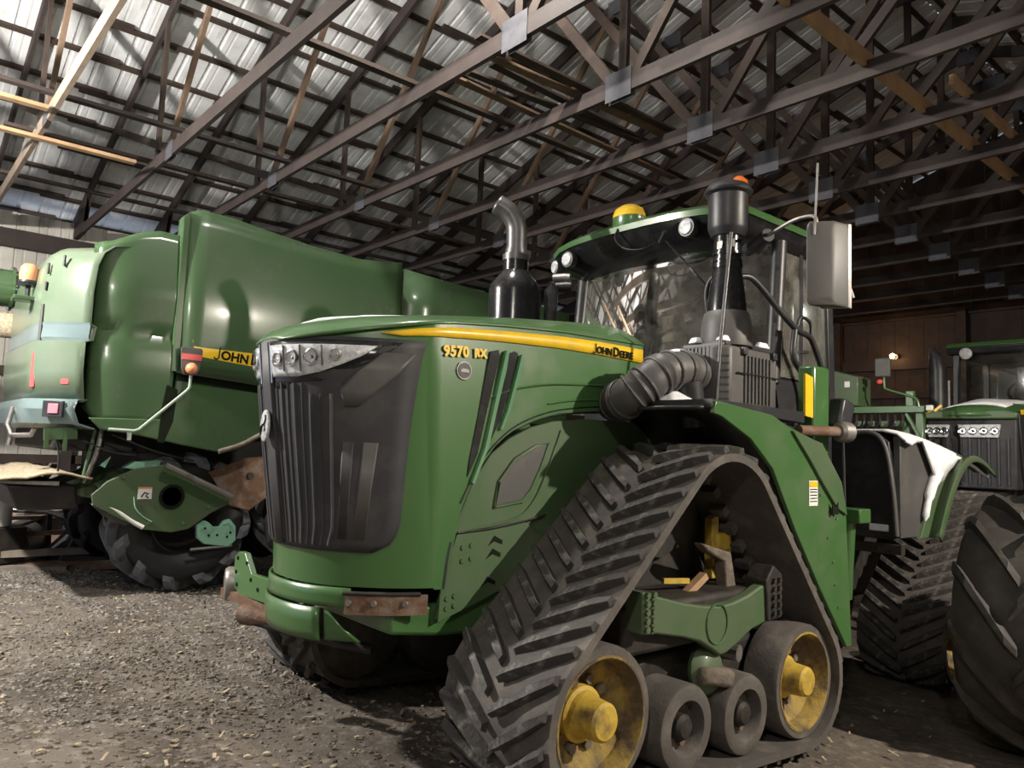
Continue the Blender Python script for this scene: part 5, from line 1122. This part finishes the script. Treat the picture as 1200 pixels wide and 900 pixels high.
ar = MB().tube(smoothpath([(-3.93, 10.25, 2.42), (-3.96, 10.25, 2.52), (-4.1, 10.25, 2.58), (-4.33, 10.25, 2.66), (-4.36, 10.25, 2.72), (-4.36, 10.25, 2.9)], 4), .017, 8).build('mirror_arm', GREEN, im, smooth=60)
MB().box((-4.38, 10.25, 2.95), (.20, .06, .26)).build('mirror', GREY_PLAST, ar, bevel=.02)
MB().lathe([(.035, 0), (.03, .03), (.004, .04)], (-4.41, 10.24, 2.76), (0, -1, 0), 12).build('red_lamp', REDREF, ar, smooth=50)
MB().box((-3.80, 10.25, 2.40), (.08, .06, .07)).build('end_lamp', WHITE, im, bevel=.01)
MB().bar((-3.74, 10.25, 2.36), (-3.66, 10.25, 2.43), .03, .03).build('yellow_tab', YELLOW, im)

# ================================================================== SCRAP ALONG THE LEFT WALL
random.seed(31)
def lab(o, l, c, gp=None): return tag(o, l, c, gp)
zf = lambda x, y: gz(x, y)
old = thing('worn_wheel', 'worn black tyre standing in the scrap pile under the combine tailboard', 'tyre', (-11.45, 2.0, zf(-11.45, 2.0)))
a_ = V((.75, -.62, .22)).normalized(); c_ = V((-11.45, 2.0, zf(-11.45, 2.0)+.37))
MB().lathe([(.2, -.10), (.30, -.13), (.37, -.10), (.38, 0), (.37, .10), (.30, .13), (.2, .10)], c_, a_, 28, caps=False).build('tyre_casing', TYRE_BLUE, old, smooth=50)
MB().lathe([(.21, -.06), (.20, .0), (.06, .02), (.01, .02)], c_, a_, 20, caps=False).build('rim', RUST, old, smooth=40)
def single(name, mb, m_, l, c, loc, gp=None, **k):
    o = mb.build(name, m_, None, org=loc, **k); return tag(o, l, c, gp)
def scrapbar(name, p, q, w_, h_, m_, l, c, gp=None, tube=False):
    p, q = V(p), V(q); mid = (p+q)/2
    mb = MB().tube([p, q], w_, 10) if tube else MB().bar(p, q, w_, h_)
    return single(name, mb, m_, l, c, (mid.x, mid.y, min(p.z, q.z)), gp, smooth=40)
single('scrap_pipe', MB().tube([(-10.6, .95, .78), (-10.3, 1.75, .74), (-10.0, 2.15, .60), (-9.6, 2.45, .66)], .032, 10), STEEL, 'long bent steel pipe lying across the top of the scrap pile', 'pipe', (-10.2, 1.8, .6), smooth=50)
scrapbar('scrap_post', (-10.35, 1.78, .75), (-10.35, 1.80, zf(-10.35, 1.8)), .05, .05, DARK, 'short dark upright post holding up the bent scrap pipe', 'post')
scrapbar('scrap_beam', (-10.2, 1.3, .14+.0), (-9.4, 2.6, .22), .14, .10, RUST, 'brown rusty beam along the front foot of the scrap pile', 'beam')
scrapbar('scrap_board', (-12.2, 1.75, .55), (-11.9, 2.05, 1.25), .16, .03, WOOD_G, 'grey board leaning upright at the back of the scrap pile', 'board')
scrapbar('scrap_board', (-11.5, 1.5, .62), (-11.0, 2.15, .72), .22, .03, WOOD_G, 'wide grey plank lying flat over the scrap pile', 'board')
scrapbar('scrap_board', (-11.3, 2.15, .6), (-11.0, 1.95, .86), .12, .03, WOOD_L, 'pale broken plank tilted up beside the worn tyre', 'board')
scrapbar('scrap_rail', (-10.8, 2.2, .52), (-9.9, 3.2, .55), .06, .06, RUST, 'rusty square rail sticking out of the scrap pile toward the combine wheel', 'rail')
scrapbar('scrap_rail', (-10.9, 2.3, .36), (-10.0, 3.1, .38), .10, .05, DARK, 'dark flat rail low in the scrap pile near the combine wheel', 'rail')
scrapbar('scrap_rail', (-10.7, 2.2, .2), (-9.9, 3.2, .2), .12, .10, WOOD_D, 'dark timber on the floor beside the combine rear wheel', 'timber')
scrapbar('scrap_block', (-11.1, 1.15, .12), (-11.0, 1.62, .12), .3, .24, WOOD_G, 'grey block of timber at the left edge of the scrap pile', 'block')
scrapbar('scrap_rod', (-11.0, 1.15, .35), (-10.7, 1.75, .62), .018, .02, RUST, 'thin rusty rod slanting over the grey timber block', 'rod', None, True)
scrapbar('scrap_rod', (-11.2, 1.1, .5), (-10.9, 1.6, .3), .02, .02, STEEL, 'thin grey rod slanting down at the left of the scrap pile', 'rod', None, True)
scrapbar('scrap_rod', (-10.5, 1.95, .12), (-10.3, 2.1, .5), .02, .02, STEEL, 'short steel rod standing in the middle of the scrap pile', 'rod', None, True)
single('metal_drum', MB().lathe([(.22, -.4), (.23, -.39), (.23, .39), (.22, .4)], (-11.0, 1.55, zf(-11.0, 1.55)+.235), (.9, -.35, 0), 24), GREY_PLAST, 'grey drum lying on its side in front of the worn tyre', 'drum', (-11.0, 1.55, zf(-11.0, 1.55)), smooth=40)
single('white_canister', MB().lathe([(.10, 0), (.11, .02), (.11, .26), (.09, .29), (.03, .3)], (-10.2, 1.28, .60), (0, 0, 1), 18), WHITE, 'small white canister at the left edge, on top of the scrap', 'canister', (-10.2, 1.28, .60), smooth=40)
scrapbar('scrap_crate', (-10.45, 1.2, .40), (-10.0, 1.35, .40), .36, .38, DARK, 'dark crate under the white canister at the left edge', 'crate')
for (x, y, dz, a, l_, m_, l, c) in ((-11.3, 1.35, .28, .4, .35, RUST, 'rusty flat bar highest of the loose bits behind the grey timber block', 'bar'),
        (-10.55, 2.35, .06, 1.2, .4, WOOD_G, 'grey stick lying on the floor right of the upright scrap post', 'stick'),
        (-11.6, 2.6, .10, 2.2, .45, DARK, 'dark bar on the floor behind the worn tyre', 'bar'),
        (-10.75, 1.45, .07, .9, .3, RUST, 'rusty bar on the floor between the grey block and the dark post', 'bar'),
        (-10.45, 2.75, .30, 1.9, .4, WOOD_G, 'grey slat resting on the rusty rails by the combine wheel', 'slat')):
    z = zf(x, y)+dz
    scrapbar('scrap_piece', (x-l_*math.cos(a), y-l_*math.sin(a), z), (x+l_*math.cos(a), y+l_*math.sin(a), z+.04), .07, .05, m_, l, c)

# more junk filling the pile
tp = MB(); rws = []
random.seed(8)
for i in range(13):
    a = 2*math.pi*i/12; row = []
    for j in range(7):
        q = j/6; rr_ = lerp(.62, .04, q)*(1+.18*math.sin(3*a+1)+.1*random.uniform(-1, 1)*(0 < i < 12))
        x, y = -10.6+rr_*.6*math.cos(a), 2.35+rr_*.8*math.sin(a)
        row.append((x, y, zf(x, y)+.005+.52*(q**.7)*(1+.12*math.sin(5*a))))
    rws.append(row)
rws[-1] = rws[0]
single('tarpaulin', tp.grid(rws), SHADE_BLACK, 'crumpled black tarpaulin heaped in the middle of the scrap pile', 'tarpaulin', (-10.75, 2.45, zf(-10.75, 2.45)), smooth=50)
for (p, q, w_, h_, m_, n_, l, c) in (
    ((-10.1, 1.05, .30), (-9.75, 2.25, .34), .10, .07, WOOD_G, 'scrap_timber', 'grey timber lying across the front of the black tarpaulin', 'timber'),
    ((-9.95, 1.9, .26), (-9.35, 2.9, .22), .16, .05, WOOD_D, 'scrap_timber', 'dark brown plank below the rusty rail by the combine rear wheel', 'plank'),
    ((-10.2, 1.5, .50), (-9.8, 2.7, .56), .05, .05, RUST, 'scrap_bar', 'rusty angle bar just below the bent steel pipe', 'bar'),
    ((-10.0, 1.15, .16), (-9.7, 1.9, .17), .22, .05, WOOD_G, 'scrap_timber', 'wide grey plank on the floor in front of the dark crate', 'plank'),
    ((-10.9, 1.0, .62), (-10.5, 1.75, .66), .20, .04, RUST, 'scrap_sheet', 'brown sheet of rusty steel lying left of the white canister', 'sheet'),
    ((-10.1, 1.62, .20), (-9.95, 1.98, .62), .05, .03, DARK, 'scrap_bar', 'dark flat bar propped against the upright scrap post', 'bar'),
    ((-12.6, 1.9, .3), (-12.1, 2.3, 1.1), .3, .04, DARK, 'scrap_sheeting', 'dark panel leaning on the left wall behind the scrap', 'panel'),
    ((-12.9, 2.7, .2), (-12.4, 2.9, .95), .5, .04, WOOD_D, 'scrap_sheeting', 'brown panel leaning on the left wall behind the worn tyre', 'panel')):
    scrapbar(n_, p, q, w_, h_, m_, l, c)
bpy.context.view_layer.update()
for o in scene.objects:
    if 'wo' in o: del o['wo']
